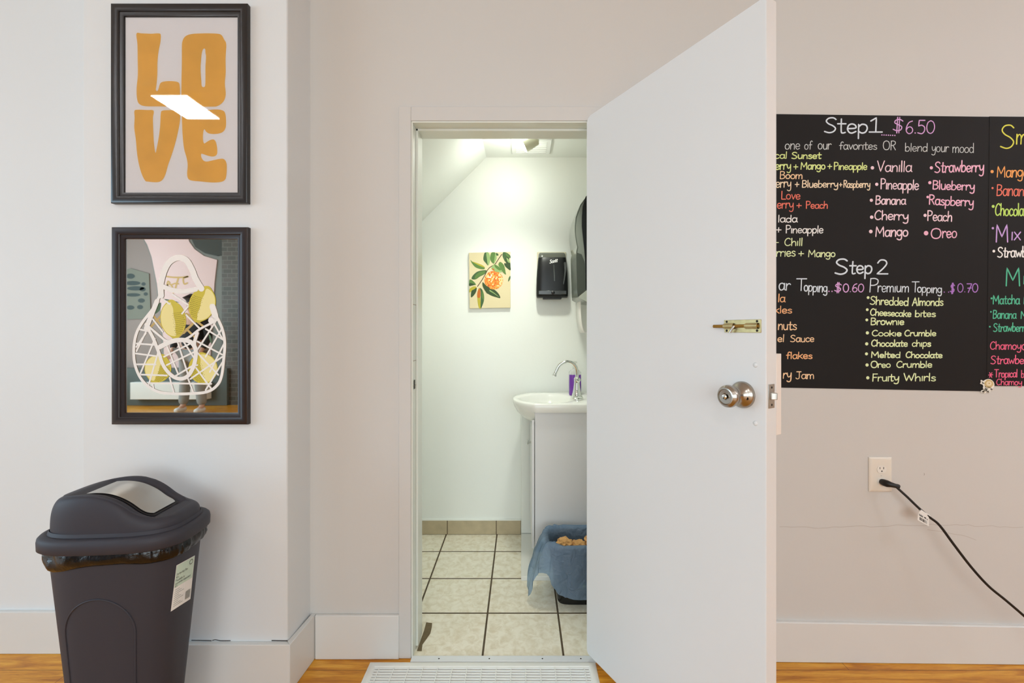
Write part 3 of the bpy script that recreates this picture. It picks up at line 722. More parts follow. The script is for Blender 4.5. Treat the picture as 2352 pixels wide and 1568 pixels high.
def flap_grid(u0, u1, fv_, off, n=30, m=12):
    vs, fs = [], []
    for i in range(n+1):
        for j in range(m+1):
            u = u0+(u1-u0)*i/n; v_ = -fv_+2*fv_*j/m
            e = 1
            if u > u1-.018: e = 1-.16*((u-u1+.018)/.018)**2
            vs.append(bin_pt(u, v_*e, ZR+crest(u)-.010+off))
    for i in range(n):
        for j in range(m): fs.append((i*(m+1)+j, (i+1)*(m+1)+j, (i+1)*(m+1)+j+1, i*(m+1)+j+1))
    return MB().add(vs, fs)
flap_grid(FU0, FU1+.006, FV, .0030).build('flap_groove', mat('groove_black', (34, 32, 34), rough=.6), lid, smooth='all', label='dark groove around the flap')
fl = flap_grid(FU0, FU1, FV-.006, .0065).build('flap', M_FLAP, lid, smooth='all', label='brushed steel swing flap')
# sticker on the bin's right side
mst = mat('sticker_white', (236, 233, 228), rough=.5); msg = mat('sticker_green', (196, 214, 196), rough=.5); msi = mat('sticker_ink', (120, 124, 116), rough=.6)
Q = [(405, 1298), (447, 1275), (436.6, 1375), (391.7, 1404)]
def stk(u, v_, off=.0008):                                 # u right, v down in 0..1 on the sticker
    x = (Q[0][0]*(1-u)+Q[1][0]*u)*(1-v_)+(Q[3][0]*(1-u)+Q[2][0]*u)*v_; y = (Q[0][1]*(1-u)+Q[1][1]*u)*(1-v_)+(Q[3][1]*(1-u)+Q[2][1]*u)*v_
    h = hit(x, y, off)
    return h if h is not None else at(x, y, 1.33)
def stgrid(u0, u1, v0, v1, off, nu=8, nv=8, mi=0, mb=None):
    mb = mb or MB(); vs = [stk(u0+(u1-u0)*i/nu, v0+(v1-v0)*j/nv, off) for i in range(nu+1) for j in range(nv+1)]
    return mb.add(vs, [(i*(nv+1)+j, (i+1)*(nv+1)+j, (i+1)*(nv+1)+j+1, i*(nv+1)+j+1) for i in range(nu) for j in range(nv)], mi)
ml = stgrid(0, 1, 0, 1, .0008); stgrid(.02, .98, .01, .50, .0011, mi=1, mb=ml)
st = ml.build('sticker', [mst, msg], tb, fix=False, label='pale green and white product sticker')
mb = MB(); T = lambda u, v_: stk(u, 1-v_, .0015)
for s, v0, x1_ in (('Swing-top Bin', .235, .66), ('42 L', .30, .22), ('Poubelle a', .37, .52), ('couvercle basculant', .435, .86), ('42 L', .495, .2)):
    write(mb, s, .06, x1_, 1-v0, .045, .004, T, slant=0, jit=0)
for k in range(10): stgrid(.70+k*.024, .70+k*.024+(.016 if k % 3 == 0 else .009), .74, .93, .0015, 1, 3, mb=mb)
for k in range(9): stgrid(.08, .08+.25+.12*((k*7) % 3), .555+k*.045, .563+k*.045, .0015, 3, 1, mb=mb)
ribbon(mb, [(.82+.09*math.cos(t/10*math.pi*2), .90+.05*math.sin(t/10*math.pi*2)) for t in range(11)], .012, T)
mb.build('lettering', msi, st, fix=False)
# black liner showing below the rim
mb = MB(); rings = []; NSEG = 200; rnd = random.Random(3)
for k in range(9):
    t = k/8; R = []
    for i, (u, v_) in enumerate(superell(1, 1, 2.9, NSEG)):
        th = i/NSEG*2*math.pi
        drop = .042+.014*noise.noise(Vector((math.cos(th)*1.3, math.sin(th)*1.3, .3)))+.012*max(0, -math.cos(th-.2))+.010*max(0, math.cos(th+.35))**6
        z = HB-.008-t*drop
        a, b = body_ab(z)
        r = .0045+.006*math.sin(t*math.pi)+.0045*noise.noise(Vector((math.cos(th)*5, math.sin(th)*5, t*2.2)))
        r += (.004*noise.noise(Vector((math.cos(th)*26, math.sin(th)*26, t*.7)))+.004)*max(0, math.cos(th+.35))**2
        r = max(r, .0012)
        if t == 1: r = .0016
        R.append(bin_pt(u*(a+r), v_*(b+r), z))
    rings.append(R)
mb.loft(rings)
tag(mb.build('bin_liner', M_LINER, smooth='all'), 'glossy black bag edge folded over the swing-top bin below its lid', 'bin bag')

# ------------------------------------------------------------------ floor vent
fvn = thing('floor_vent', 'white metal floor grille set in the wood floor at the doorway', 'vent', (-.145, 1.5, 0))
vx0, vx1, vy0, vy1 = -.565, .278, 1.30, 1.660-.002
mb = MB(); rings = []
for o, h in ((0, .0003), (.003, .006), (.010, .0095), (.026, .0095), (.031, .006), (.031, .002)):
    rings.append([(vx0+o, vy0+o, h), (vx1-o, vy0+o, h), (vx1-o, vy1-o, h), (vx0+o, vy1-o, h)])
mb.loft(rings).build('frame', M_WHITE, fvn, smooth=30)
MB().add([(vx0+.02, vy0+.02, .001), (vx1-.02, vy0+.02, .001), (vx1-.02, vy1-.02, .001), (vx0+.02, vy1-.02, .001)], [(0, 1, 2, 3)]).build('pan', mat('vent_grey', (132, 132, 136), rough=.6, var=.2, vscale=30), fvn)
mb = MB(); y = vy0+.036
while y < vy1-.033:
    mb.add([(vx0+.03, y, .0075), (vx1-.03, y, .0075), (vx1-.03, y+.0045, .0075), (vx0+.03, y+.0045, .0075), (vx0+.03, y-.003, .0015), (vx1-.03, y-.003, .0015)], [(0, 1, 2, 3), (0, 4, 5, 1)]); y += .0125
x = vx0+.045
while x < vx1-.03: mb.box(x, x+.003, vy0+.03, vy1-.03, .0015, .0092); x += .0535
mb.build('grille', M_WHITE, fvn, fix=False)

# ------------------------------------------------------------------ chalkboards and their writing
mcb = mat('chalkboard_black', (31, 29, 29), rough=.65, spec=.2, var=.14, vscale=3.5)
cbd = thing('chalkboard', 'black chalkboard sheet with the Step 1 and Step 2 menu, partly behind the door', 'chalkboard', FR_R.P(.9, 1.1))
cbe = thing('chalkboard', 'black chalkboard sheet at the right edge headed in yellow, right of the rose sticker', 'chalkboard', FR_R.P(1.75, 1.1))
def sheet(px, parent, c0, c1_):
    q = [FR_R.uv(*p) for p in px]; mb = MB(); mb.prism([FR_R.P(a, b, c0) for a, b in q], [FR_R.P(a, b, c1_) for a, b in q])
    return mb.build('sheet', mcb, parent)
sheet([(1640, 887), (2270, 898.5), (2271, 268.5), (1640, 260.5)], cbd, .0003, .0016)
sheet([(2265, 886), (2500, 886), (2500, 270), (2271.5, 268)], cbe, .0003, .0024)
CC = {}
def chalk(name, rgb): return mat('chalk_'+name, rgb, rough=.75, var=.06, vscale=60)
PALE = chalk('pale_blue', (222, 232, 242)); GREY = chalk('grey_white', (208, 212, 212)); LILAC = chalk('lilac', (224, 172, 228)); YG = chalk('yellow_green', (228, 242, 158))
PEACH = chalk('peach', (250, 210, 166)); CREAM = chalk('cream', (246, 224, 192)); RED = chalk('coral', (242, 124, 104)); WHT = chalk('white', (246, 244, 242)); PKW = chalk('pink_white', (250, 218, 230))
PINK = chalk('pink', (252, 190, 216)); ORG = chalk('orange', (250, 186, 132)); LIME = chalk('lime', (230, 242, 188)); PURP = chalk('purple', (176, 122, 206)); YEL = chalk('yellow', (226, 224, 84))
GRN = chalk('green', (198, 232, 112)); VIO = chalk('violet', (208, 168, 232)); TEAL = chalk('teal', (84, 190, 152)); ROSE = chalk('rose', (238, 100, 138)); ORG2 = chalk('bright_orange', (250, 172, 96))
KX = 2352/582
class Line:
    def __init__(s, oy, parent, c): s.oy = oy; s.p = parent; s.c = c
    def M(s):
        def f(x, y):                                       # crop units, y up (negated)
            return FR_R.pp(1770+x/KX, s.oy-y/KX, s.c)
        return f
    def put(s, m, items, lab=None):
        mb = MB()
        for it in items:
            if it[0] == 'dot':
                for (x, y, r) in it[1]: disc(mb, x, -y, r, s.M())
            else:
                t, x0, x1, yb, cap, hw = it[:6]; yb1 = it[6] if len(it) > 6 else yb
                write(mb, t, x0, x1, -yb, cap, hw*.86, s.M(), -yb1)
        return mb.build('lettering', m, s.p, fix=False)
A = Line(240, cbd, .0019); B = Line(560, cbd, .0019); A2 = Line(240, cbe, .0027); B2 = Line(560, cbe, .0027)
A.put(PALE, [('Step', 490, 900, 262, 145, 8.5), ('1', 905, 1030, 258, 130, 8)])
A.put(LILAC, [('$', 1125, 1225, 255, 130, 5.5), ('6.50', 1245, 1522, 268, 122, 5.5), ('dot', [(1033+i*20, 282+i*.8, 6) for i in range(7)])])
A.put(GREY, [('one', 130, 270, 415, 85, 4.2), ('of', 312, 382, 415, 80, 4.2), ('our', 437, 560, 414, 85, 4.2), ('favorites', 635, 985, 416, 72, 4.2), ('OR', 1040, 1160, 420, 84, 4.4), ('blend', 1245, 1455, 434, 74, 4.0), ('your', 1492, 1650, 438, 80, 4.0), ('mood', 1685, 1885, 446, 86, 4.0)])
A.put(YG, [('cal', 34, 150, 500, 62, 5.5), ('Sunset', 192, 467, 502, 60, 5.5)])
A.put(YG, [('erry', 42, 188, 602, 78, 5.5), ('+', 212, 252, 604, 78, 5), ('Mango', 275, 505, 600, 68, 5.5), ('+', 528, 566, 600, 78, 5), ('Pineapple', 585, 893, 604, 66, 5.5)])
A.put(PEACH, [('Boom', 82, 294, 688, 66, 5.5)])
A.put(CREAM, [('erry', 46, 190, 768, 84, 5), ('+', 225, 262, 768, 80, 5), ('Blueberry', 288, 625, 768, 66, 5.2), ('+', 637, 662, 764, 60, 4.5), ('Raspberry', 675, 922, 770, 64, 5)])
A.put(RED, [('Love', 95, 273, 878, 74, 5.2)])
A.put(RED, [('erry', 58, 212, 962, 80, 5), ('+', 240, 284, 962, 74, 5), ('Peach', 325, 528, 964, 64, 5)])
A.put(WHT, [('lada', 66, 246, 1090, 66, 5.2)])
A.put(WHT, [('+', 50, 96, 1190, 82, 5), ('Pineapple', 138, 486, 1192, 70, 5.2)])
A.put(LIME, [('-', 40, 74, 1298, 60, 4.5), ('Chill', 125, 294, 1308, 70, 5.2)])
A.put(LIME, [('rries', 50, 228, 1408, 78, 5), ('+', 258, 305, 1410, 80, 5), ('Mango', 345, 598, 1412, 66, 5.2)])
A.put(PKW, [('dot', [(945, 587, 16)]), ('Vanilla', 985, 1308, 622, 96, 6)])
A.put(PKW, [('dot', [(985, 740, 15)]), ('Pineapple', 1018, 1372, 782, 92, 6, 790)])
A.put(PKW, [('dot', [(935, 888, 15)]), ('Banana', 970, 1252, 926, 80, 6)])
A.put(PKW, [('dot', [(938, 1045, 16)]), ('Cherry', 960, 1278, 1068, 86, 6, 1072)])
A.put(PKW, [('dot', [(930, 1178, 17)]), ('Mango', 968, 1274, 1222, 94, 6.5)])
A.put(PINK, [('dot', [(1492, 587, 15)]), ('Strawberry', 1520, 1978, 630, 100, 6, 622)])
A.put(PINK, [('dot', [(1478, 725, 15)]), ('Blueberry', 1500, 1892, 784, 82, 6, 796)])
A.put(PINK, [('dot', [(1458, 858, 12)]), ('Raspberry', 1467, 1882, 926, 86, 6, 945)])
A.put(PKW, [('dot', [(1434, 1028, 15)]), ('Peach', 1452, 1682, 1076, 88, 6, 1084)])
A.put(PINK, [('dot', [(1443, 1193, 21)]), ('O', 1483, 1580, 1244, 96, 6), ('reo', 1590, 1726, 1236, 100, 6)])
B.put(PALE, [('S', 588, 718, 280, 140, 9), ('tep', 728, 940, 275, 128, 8), ('2', 975, 1087, 280, 136, 8.5)])
B.put(PALE, [('ar', 72, 180, 428, 108, 5.5), ('T', 235, 327, 434, 110, 6), ('opping', 308, 525, 438, 88, 5.5, 448)])
B.put(LILAC, [('dot', [(542, 440, 6), (570, 440, 6)]), ('$', 585, 655, 448, 86, 5), ('0.60', 668, 864, 446, 78, 5.2)])
B.put(PALE, [('P', 908, 992, 448, 126, 6), ('remium', 990, 1282, 446, 92, 5), ('T', 1308, 1372, 448, 96, 5), ('opping', 1360, 1588, 448, 78, 5, 456)])
B.put(PURP, [('dot', [(1612, 447, 5.5), (1652, 447, 5.5)]), ('$', 1662, 1705, 456, 88, 5), ('0.70', 1730, 1924, 448, 82, 5.2)])
B.put(ORG, [('la', 66, 132, 538, 72, 5.5)])
B.put(ORG, [('kles', 30, 196, 642, 66, 5.2)])
B.put(PEACH, [('nuts', 66, 240, 796, 84, 5.5)])
B.put(PEACH, [('el', 62, 124, 908, 64, 5.2), ('Sauce', 180, 402, 908, 62, 5.2)])
B.put(ORG, [('flakes', 143, 385, 1064, 62, 5.2)])
B.put(PEACH, [('ry', 112, 192, 1246, 84, 5.5), ('Jam', 232, 402, 1250, 68, 5.2)])
for yb, yb1, cap, bx, words in ((560, 572, 72, (905, 498, 13), (('Shredded', 920, 1277), ('Almonds', 1312, 1600))), (662, 676, 60, (897, 610, 13), (('Cheesecake', 922, 1302), ('bites', 1338, 1530))),
        (750, 750, 64, (893, 705, 13), (('Brownie', 926, 1236),)), (854, 854, 54, (898, 825, 15), (('Cookie', 938, 1212), ('Crumble', 1240, 1534))), (950, 950, 58, (892, 927, 15), (('Chocolate', 932, 1270), ('chips', 1310, 1485))),
        (1053, 1056, 54, (890, 1020, 14), (('Melted', 930, 1202), ('Chocolate', 1252, 1592))), (1148, 1146, 58, (895, 1123, 15), (('Oreo', 928, 1112), ('Crumble', 1165, 1497))), (1274, 1270, 68, (902, 1242, 15), (('Fruity', 940, 1190), ('Whirls', 1232, 1530)))):
    it = [('dot', [bx])]
    for i, (t, xa, xb) in enumerate(words): it.append((t, xa, xb, yb if i == 0 else yb1, cap, 5.6, yb1))
    B.put(LIME, it)
A2.put(YEL, [('S', 2122, 2265, 405, 215, 7.5), ('mo', 2275, 2440, 368, 150, 7)])
A2.put(ORG2, [('dot', [(2056, 622, 15)]), ('Mango', 2095, 2392, 672, 104, 5.8)])
A2.put(RED, [('dot', [(2060, 775, 10)]), ('Banana', 2093, 2400, 846, 104, 5.5)])
A2.put(GRN, [('dot', [(2066, 945, 14)]), ('Chocolate', 2080, 2420, 1030, 108, 6)])
A2.put(VIO, [('dot', [(2063, 1147, 11)]), ('M', 2082, 2206, 1275, 165, 6.5), ('ix', 2228, 2318, 1258, 120, 6)])
A2.put(WHT, [('dot', [(2072, 1360, 13)]), ('Strawberry', 2103, 2530, 1415, 94, 6.5)])
B2.put(TEAL, [('M', 2172, 2318, 388, 170, 7), ('i', 2336, 2362, 372, 120, 6)])
B2.put(TEAL, [('dot', [(2051, 505, 9)]), ('Matcha', 2060, 2310, 556, 82, 5.4), ('M', 2345, 2410, 556, 70, 5)])
B2.put(TEAL, [('dot', [(2045, 630, 8)]), ('Banana', 2060, 2278, 692, 78, 5), ('M', 2318, 2385, 692, 70, 5)])
B2.put(TEAL, [('dot', [(2035, 768, 8)]), ('Strawberry', 2065, 2392, 812, 76, 5)])
B2.put(ROSE, [('Chamoy', 2034, 2325, 978, 72, 5), ('a', 2328, 2375, 980, 84, 5)])
B2.put(ROSE, [('Strawberry', 2040, 2460, 1112, 76, 5)])
B2.put(ROSE, [('*', 2018, 2062, 1240, 80, 4.5), ('Tropical', 2076, 2290, 1236, 70, 4.8), ('b', 2325, 2352, 1240, 68, 4.5)])
B2.put(ROSE, [('Chamoy', 2093, 2332, 1308, 56, 4.2)])
# rose sticker at the boards' lower corner
K3 = 2352/122
def c3(x, y, h): return FR_R.pp(2230+x/K3, 850+y/K3, h)
rs = thing('rose_sticker', 'small cream rose sticker where the two chalkboards meet at the bottom', 'sticker', FR_R.pp(2267, 885))
ol = [(640,420),(780,385),(900,420),(1000,510),(1045,640),(1010,760),(960,800),(1010,860),(990,900),(900,890),(850,960),(840,1010),(780,990),(700,940),(650,1010),(580,1020),(540,990),(470,1000),(430,950),(480,880),(550,860),(530,780),(545,720),(520,640),(440,610),(405,580),(440,530),(430,450),(470,430),(550,470)]
mb = MB(); pts = smooth2(ol, 3, True); mb.prism([c3(*p, .0025) for p in pts], [c3(*p, .0032) for p in pts]); mb.build('backing', mat('sticker_cream', (240, 236, 226), rough=.5), rs)
mb = MB(); PC = [(222, 202, 160), (236, 218, 184), (206, 180, 120), (240, 226, 196), (212, 190, 140)]
mlist = [mat('petal_%s' % n, c, rough=.6) for n, c in zip(('tan', 'cream', 'ochre', 'pale', 'sand'), PC)]+[mat('sticker_leaf_dark', (42, 40, 28), rough=.6)]
for k, (rx, ry, ox, oy) in enumerate(((205, 190, 795, 600), (180, 165, 800, 590), (150, 130, 805, 600), (120, 105, 800, 585), (85, 75, 815, 590), (55, 45, 805, 580), (28, 24, 815, 585))):
    mb.poly([c3(ox+rx*math.cos(t/20*2*math.pi)*(1+.05*math.sin(t*1.9+k)), oy+ry*math.sin(t/20*2*math.pi)*(1+.06*math.cos(t*1.3+k)), .0034+.0002*k) for t in range(20)], (k*2) % 5)
mb.build('rose', mlist, rs, fix=False)
mb = MB()
for a, b in (((570,580),(470,490)),((600,580),(480,580)),((690,900),(610,780)),((700,880),(660,760)),((640,900),(560,830)),((600,900),(470,950)),((590,920),(570,1010)),((600,910),(500,980)),((720,930),(830,910)),((740,940),(830,990)),((890,810),(990,870)),((880,820),(920,880)),((720,860),(750,800)),((720,900),(620,930)),((720,740),(900,770)),((620,700),(700,760))):
    q = [Vector((a[0], -a[1])), Vector((b[0], -b[1]))]
    ribbon(mb, [q[0], q[0].lerp(q[1], .5), q[1]], lambda t: 4+12*math.sin(math.pi*min(1, t+.15)), lambda x, y: c3(x, -y, .0042))
mb.build('leaf', mlist[5], rs, fix=False)

# ------------------------------------------------------------------ wall outlet and cord
ou = thing('wall_outlet', 'off-white wall outlet plate on the right wall below the chalkboard', 'outlet', FR_R.pp(2020, 1128))
a0, b1 = FR_R.uv(1994, 1049); a1, b0 = FR_R.uv(2046.5, 1128)
MO_ = mat('outlet_plastic', (232, 224, 212), rough=.35)
mb = MB(); rings = []
for o, h in ((0, .0004), (0, .003), (.004, .0062), (.010, .0072), (.018, .0075)):
    rings.append([FR_R.P(a0+o, b0+o, h), FR_R.P(a1-o, b0+o, h), FR_R.P(a1-o, b1-o, h), FR_R.P(a0+o, b1-o, h)])
mb.loft(rings, cap1=True).build('plate', MO_, ou, bevel=.0008)
oc = (a0+a1)/2+.0015; oz = FR_R.uv(2022, 1076)[1]; oz2 = FR_R.uv(2022, 1104)[1]
for z in (oz, oz2):
    R = []
    for i in range(32):
        t = 2*math.pi*i/32; R.append((oc+.0172*math.cos(t), max(-.0132, min(.0132, .0172*math.sin(t)))+z))
    rc = MB().prism([FR_R.P(a, b, .0070) for a, b in R], [FR_R.P(a, b, .0088) for a, b in R]).build('receptacle', mat('outlet_face', (236, 231, 222), rough=.3), ou, smooth=40)
    mb = MB(); mb.box(oc-.0078, oc-.0058, z+.001, z+.0085, .0086, .0091, fr=FR_R).box(oc+.0056, oc+.0080, z+.001, z+.0085, .0086, .0091, fr=FR_R)
    mb.lathe(FR_R.P(oc, z-.0068, .0086), FR_R.n, [(.0026, 0), (.0026, .0005)], 14)
    mb.build('slot', M_INK, rc)
MB().lathe(FR_R.P(oc, (oz+oz2)/2, .0074), FR_R.n, [(.003, 0), (.0025, .0012), (0, .0014)], 14).build('screw', mat('screw_white', (222, 216, 206), rough=.3), ou)
pc = thing('power_cord', 'black power cord plugged into the wall outlet, trailing down to the right', 'cord', FR_R.P(oc, oz2, .02))
pz = oz2
mb = MB()
plug = [(FR_R.P(oc, pz, .0092), .0105), (FR_R.P(oc, pz, .020), .0125), (FR_R.P(oc+.004, pz-.0005, .030), .0125), (FR_R.P(oc+.013, pz-.002, .036), .0095), (FR_R.P(oc+.026, pz-.005, .040), .0078), (FR_R.P(oc+.032, pz-.0065, .041), .0088), (FR_R.P(oc+.035, pz-.0078, .0415), .0085)]
mb.tube([p for p, r in plug], [r for p, r in plug], 20).build('plug', M_RUBBER, pc, smooth=50)
cpx = [(2058, 1117, .043), (2085, 1142, .055), (2111, 1167, .065), (2136, 1188, .07), (2158, 1206, .075), (2190, 1249, .085), (2230, 1301, .095), (2270, 1345, .105), (2310, 1378, .115), (2352, 1414, .125), (2420, 1475, .14), (2480, 1530, .16)]
cpts = [FR_R.P(oc+.033, pz-.007, .0412)]
for x, y, h in cpx:
    a, b = FR_R.uv(x, y, h); cpts.append(FR_R.P(a, b, h))
last = cpts[-1]; cpts += [Vector((last.x+.12, last.y-.05, .012)), Vector((last.x+.25, last.y-.06, .0055)), Vector((last.x+.5, last.y-.02, .0055))]
MB().tube([Vector(p) for p in smooth2([tuple(p) for p in cpts], 6)], .0043, 12).build('cable', M_RUBBER, pc, smooth='all')
K4 = 1792/80
def tagp(x, y, h): a, b = FR_R.uv(2080+x/K4, 1150+y/K4, h); return FR_R.P(a, b, h)
q = [(740, 490), (1200, 780), (1205, 1310), (640, 1000), (612, 960), (640, 700)]
mb = MB(); mb.prism([tagp(*p, .072) for p in q], [tagp(*p, .0726) for p in q])
mb.tube([tagp(735, 480, .068), tagp(1205, 785, .068)], .0048, 12)
tg = mb.build('tag', M_PAPERW, pc, label='white paper barcode tag')
mb = MB()
def tq(x0, x1, y0, y1): mb.add([tagp(x, y+(x-740)*.60-20, .0731) for x, y in ((x0, y0), (x1, y0), (x1, y1), (x0, y1))], [(0, 1, 2, 3)])
for k, wd in enumerate((28, 12, 26, 10, 14, 22, 30, 10, 16, 8, 8, 8)): tq(725+k*33, 725+k*33+wd, 850, 1000)
for k in range(7): tq(705+k*28, 722+k*28, 690+(k % 3)*14, 790)
tq(960, 1060, 700, 760); tq(1100, 1135, 720, 780)
mb.build('barcode', M_INK, tg, fix=False)

# ------------------------------------------------------------------ bathroom: canvas print
cv = thing('canvas_print', 'small canvas print of a mosaic orange on a leafy branch, on the bathroom wall', 'picture', (-.19, Y_BATH, 1.38))
YC = .022; FRC = FR_B
K5 = 1291/140
def c5(x, y, h=YC+.0004): return FRC.pp(1060+x/K5, 560+y/K5, h)
q = [(157, 187), (1035, 168), (1038, 1352), (172, 1365)]
MB().prism([c5(*p, .0005) for p in q], [c5(*p, YC) for p in q]).build('canvas', mat('canvas_cream', (226, 212, 172), rough=.85, bump=.1, bscale=400), cv, bevel=.0015)
GL = [mat('leaf_'+n, c, rough=.7) for n, c in (('dark', (52, 76, 40)), ('mid', (92, 128, 62)), ('light', (150, 178, 112)), ('yellow', (184, 172, 52)), ('rust', (196, 104, 28)), ('twig', (84, 56, 34)), ('deep', (66, 98, 56)))]
mb = MB()
NL = [0]
def leaf(pts, mi, h=.0006):
    NL[0] += 1; h += NL[0]*8e-6
    mb.poly([c5(*p, YC+h) for p in smooth2(pts, 4, True)], mi)
ribbon(mb, [(855, -220), (790, -310), (720, -420), (590, -505), (545, -560), (500, -650), (430, -770), (340, -900)], 8, lambda x, y: c5(x, -y, YC+.0004), 5)
for pts, m1, half, m2 in (
    ([(500,182),(470,250),(465,340),(520,410),(560,455),(595,400),(605,300),(580,200)], 6, [(525,185),(575,190),(605,290),(590,420),(560,450),(540,330)], 2),
    ([(640,182),(608,260),(615,350),(680,420),(725,360),(745,290),(720,190)], 1, [(720,190),(745,290),(725,360),(685,415),(700,300)], 2),
    ([(735,190),(780,215),(775,250),(735,240)], 6, None, 0),
    ([(190,335),(215,400),(290,490),(390,530),(470,535),(495,510),(450,460),(340,410),(230,375)], 1, [(225,375),(330,405),(450,455),(490,500),(360,450)], 3),
    ([(525,560),(440,560),(330,590),(240,670),(215,740),(300,750),(390,690),(470,650),(515,610)], 6, [(500,575),(400,590),(300,660),(290,745),(390,680),(470,640)], 1),
    ([(168,765),(220,765),(290,830),(300,870),(240,870),(168,890)], 1, [(168,830),(240,840),(280,865),(168,888)], 0),
    ([(310,905),(240,905),(170,955),(170,1030),(230,990),(300,960)], 3, None, 0),
    ([(320,925),(270,960),(210,1000),(200,1130),(260,1090),(310,1010)], 0, None, 0),
    ([(380,935),(340,1010),(335,1150),(350,1280),(375,1360),(410,1358),(400,1150)], 3, [(378,940),(338,1020),(335,1130),(395,1130),(402,1010)], 4),
    ([(385,930),(440,970),(475,1080),(475,1200),(440,1310),(405,1358),(408,1150),(405,1000)], 6, [(440,980),(470,1090),(468,1180),(430,1120)], 1),
    ([(450,810),(450,900),(520,1020),(620,1090),(740,1130),(820,1145),(790,1060),(700,970),(600,940),(520,880)], 0, [(470,830),(560,940),(700,1040),(800,1130),(700,1060),(560,970)], 2),
    ([(635,520),(690,570),(780,600),(860,590),(860,530),(780,470),(700,430),(650,470)], 2, [(700,440),(780,480),(850,540),(800,560),(720,500)], 1),
    ([(820,380),(780,440),(830,520),(880,600),(940,650),(930,580),(900,450)], 1, [(840,450),(900,540),(930,640),(920,520)], 2),
    ([(880,182),(870,260),(930,380),(960,290),(1033,300),(1033,250),(980,200),(920,175)], 6, [(930,190),(990,230),(1030,290),(960,260)], 1),
    ([(940,280),(935,380),(980,470),(1033,560),(1033,400),(1000,380),(1010,300)], 0, [(950,290),(1000,330),(1030,400),(980,380)], 2),
    ([(905,410),(930,480),(1033,560),(1033,480),(960,420)], 0, None, 0),
    ([(1033,675),(1000,720),(988,800),(1033,740)], 6, None, 0)):
    leaf(pts, m1)
    if half: leaf(half, m2, .0008)
mb.build('printed_leaves', GL, cv, fix=False)
OC = [mat('tile_'+n, c, rough=.5) for n, c in (('orange', (240, 134, 22)), ('deep', (226, 96, 16)), ('amber', (246, 172, 70)), ('cream', (248, 226, 160)), ('white', (250, 248, 236)), ('rust', (176, 70, 16)))]
mb = MB(); rr = random.Random(11)
mb.poly([c5(683+200*math.cos(t/28*2*math.pi), 768+195*math.sin(t/28*2*math.pi), YC+.0009) for t in range(28)], 0)
nlat = 19
for j in range(nlat):
    ph = math.pi*(j+.5)/nlat; yy = -math.cos(ph); rw = math.sin(ph); nlon = max(4, int(19*rw))
    for i in range(nlon):
        t0 = -math.pi/2+math.pi*i/nlon; t1 = -math.pi/2+math.pi*(i+.92)/nlon
        xa, xb = math.sin(t0)*rw, math.sin(t1)*rw; ya, yb = -math.cos(math.pi*j/nlat), -math.cos(math.pi*(j+.92)/nlat)
        xm, ym_ = (xa+xb)/2, (ya+yb)/2; g = (xm+.35)**2+(ym_+.4)**2
        k = 4 if g < .05 and rr.random() < .85 else 3 if g < .22 and rr.random() < .6 else rr.choice((0, 0, 0, 1, 1, 2, 2, 3, 0, 5 if rr.random() < .4 else 1))
        if xm > .55 and rr.random() < .5: k = 3
        if ym_ > .7 and rr.random() < .5: k = 2
        mb.add([c5(683+198*x_, 768+193*y_, YC+.0011) for x_, y_ in ((xa, ya), (xb, ya), (xb, yb), (xa, yb))], [(0, 1, 2, 3)], k)
mb.build('printed_orange', OC, cv, fix=False)
mb = MB()
for pts, m1 in (([(635,520),(690,570),(780,600),(860,590),(860,530),(780,470),(700,430),(650,470)], 2), ([(700,440),(780,480),(850,540),(800,560),(720,500)], 1), ([(820,380),(780,440),(830,520),(880,600),(940,650),(930,580),(900,450)], 1), ([(640,520),(690,570),(690,530)], 4), ([(450,810),(450,900),(520,1020),(560,1050),(600,940),(520,880)], 0)): leaf(pts, m1, .0014)
mb.build('printed_leaves', GL, cv, fix=False)

# ------------------------------------------------------------------ bathroom: dispensers
MSM = mat('smoky_plastic', (24, 26, 27), rough=.3, spec=.3); MSMT = mat('grey_smoky_band', (92, 94, 86), rough=.14)
ds = thing('soap_dispenser', 'black wall dispenser with white brand lettering, right of the canvas print', 'dispenser', (.185, Y_BATH, 1.43))
DX = .1848
def drect(zz, wd, dp, n=5, seg=40):
    return [Vector((DX+a, Y_BATH-.004-dp/2+b, zz)) for a, b in superell(wd/2, dp/2, n, seg)]
mb = MB(); mb.box(DX-.088, DX+.09, Y_BATH-.012, Y_BATH-.0005, 1.44, 1.722)
mb.build('back_plate', mat('dispenser_back', (216, 208, 180), rough=.4), ds, bevel=.006)
prof = [(1.440, .184, .085), (1.446, .188, .092), (1.455, .190, .094), (1.50, .190, .094), (1.55, .187, .094), (1.60, .181, .092), (1.65, .172, .088), (1.676, .166, .082)]
mb = MB(); mb.loft([drect(*p) for p in prof], cap0=True, cap1=True).build('cover', MSM, ds, smooth=50)
prof = [(1.676, .166, .083), (1.690, .162, .078), (1.702, .158, .068), (1.710, .152, .052), (1.713, .14, .03)]
MB().loft([drect(*p) for p in prof], cap0=True, cap1=True).build('top_band', MSMT, ds, smooth=50)
yf = Y_BATH-.004-.0945
MB().box(DX-.082, DX+.082, yf-.0008, yf+.006, 1.455, 1.478).build('bottom_band', mat('band_dark', (48, 50, 48), rough=.2), ds, bevel=.002)
MB().lathe((DX+.003, yf-.0006, 1.466), (0, -1, 0), [(.010, 0), (.010, .003), (.006, .005), (0, .0052)], 20).build('lock', mat('lock_black', (20, 20, 20), rough=.25), ds, smooth=40)
MB().box(DX-.055, DX+.055, yf+.02, yf+.07, 1.430, 1.441).build('nozzle', mat('nozzle_black', (18, 18, 18), rough=.4), ds, bevel=.003)
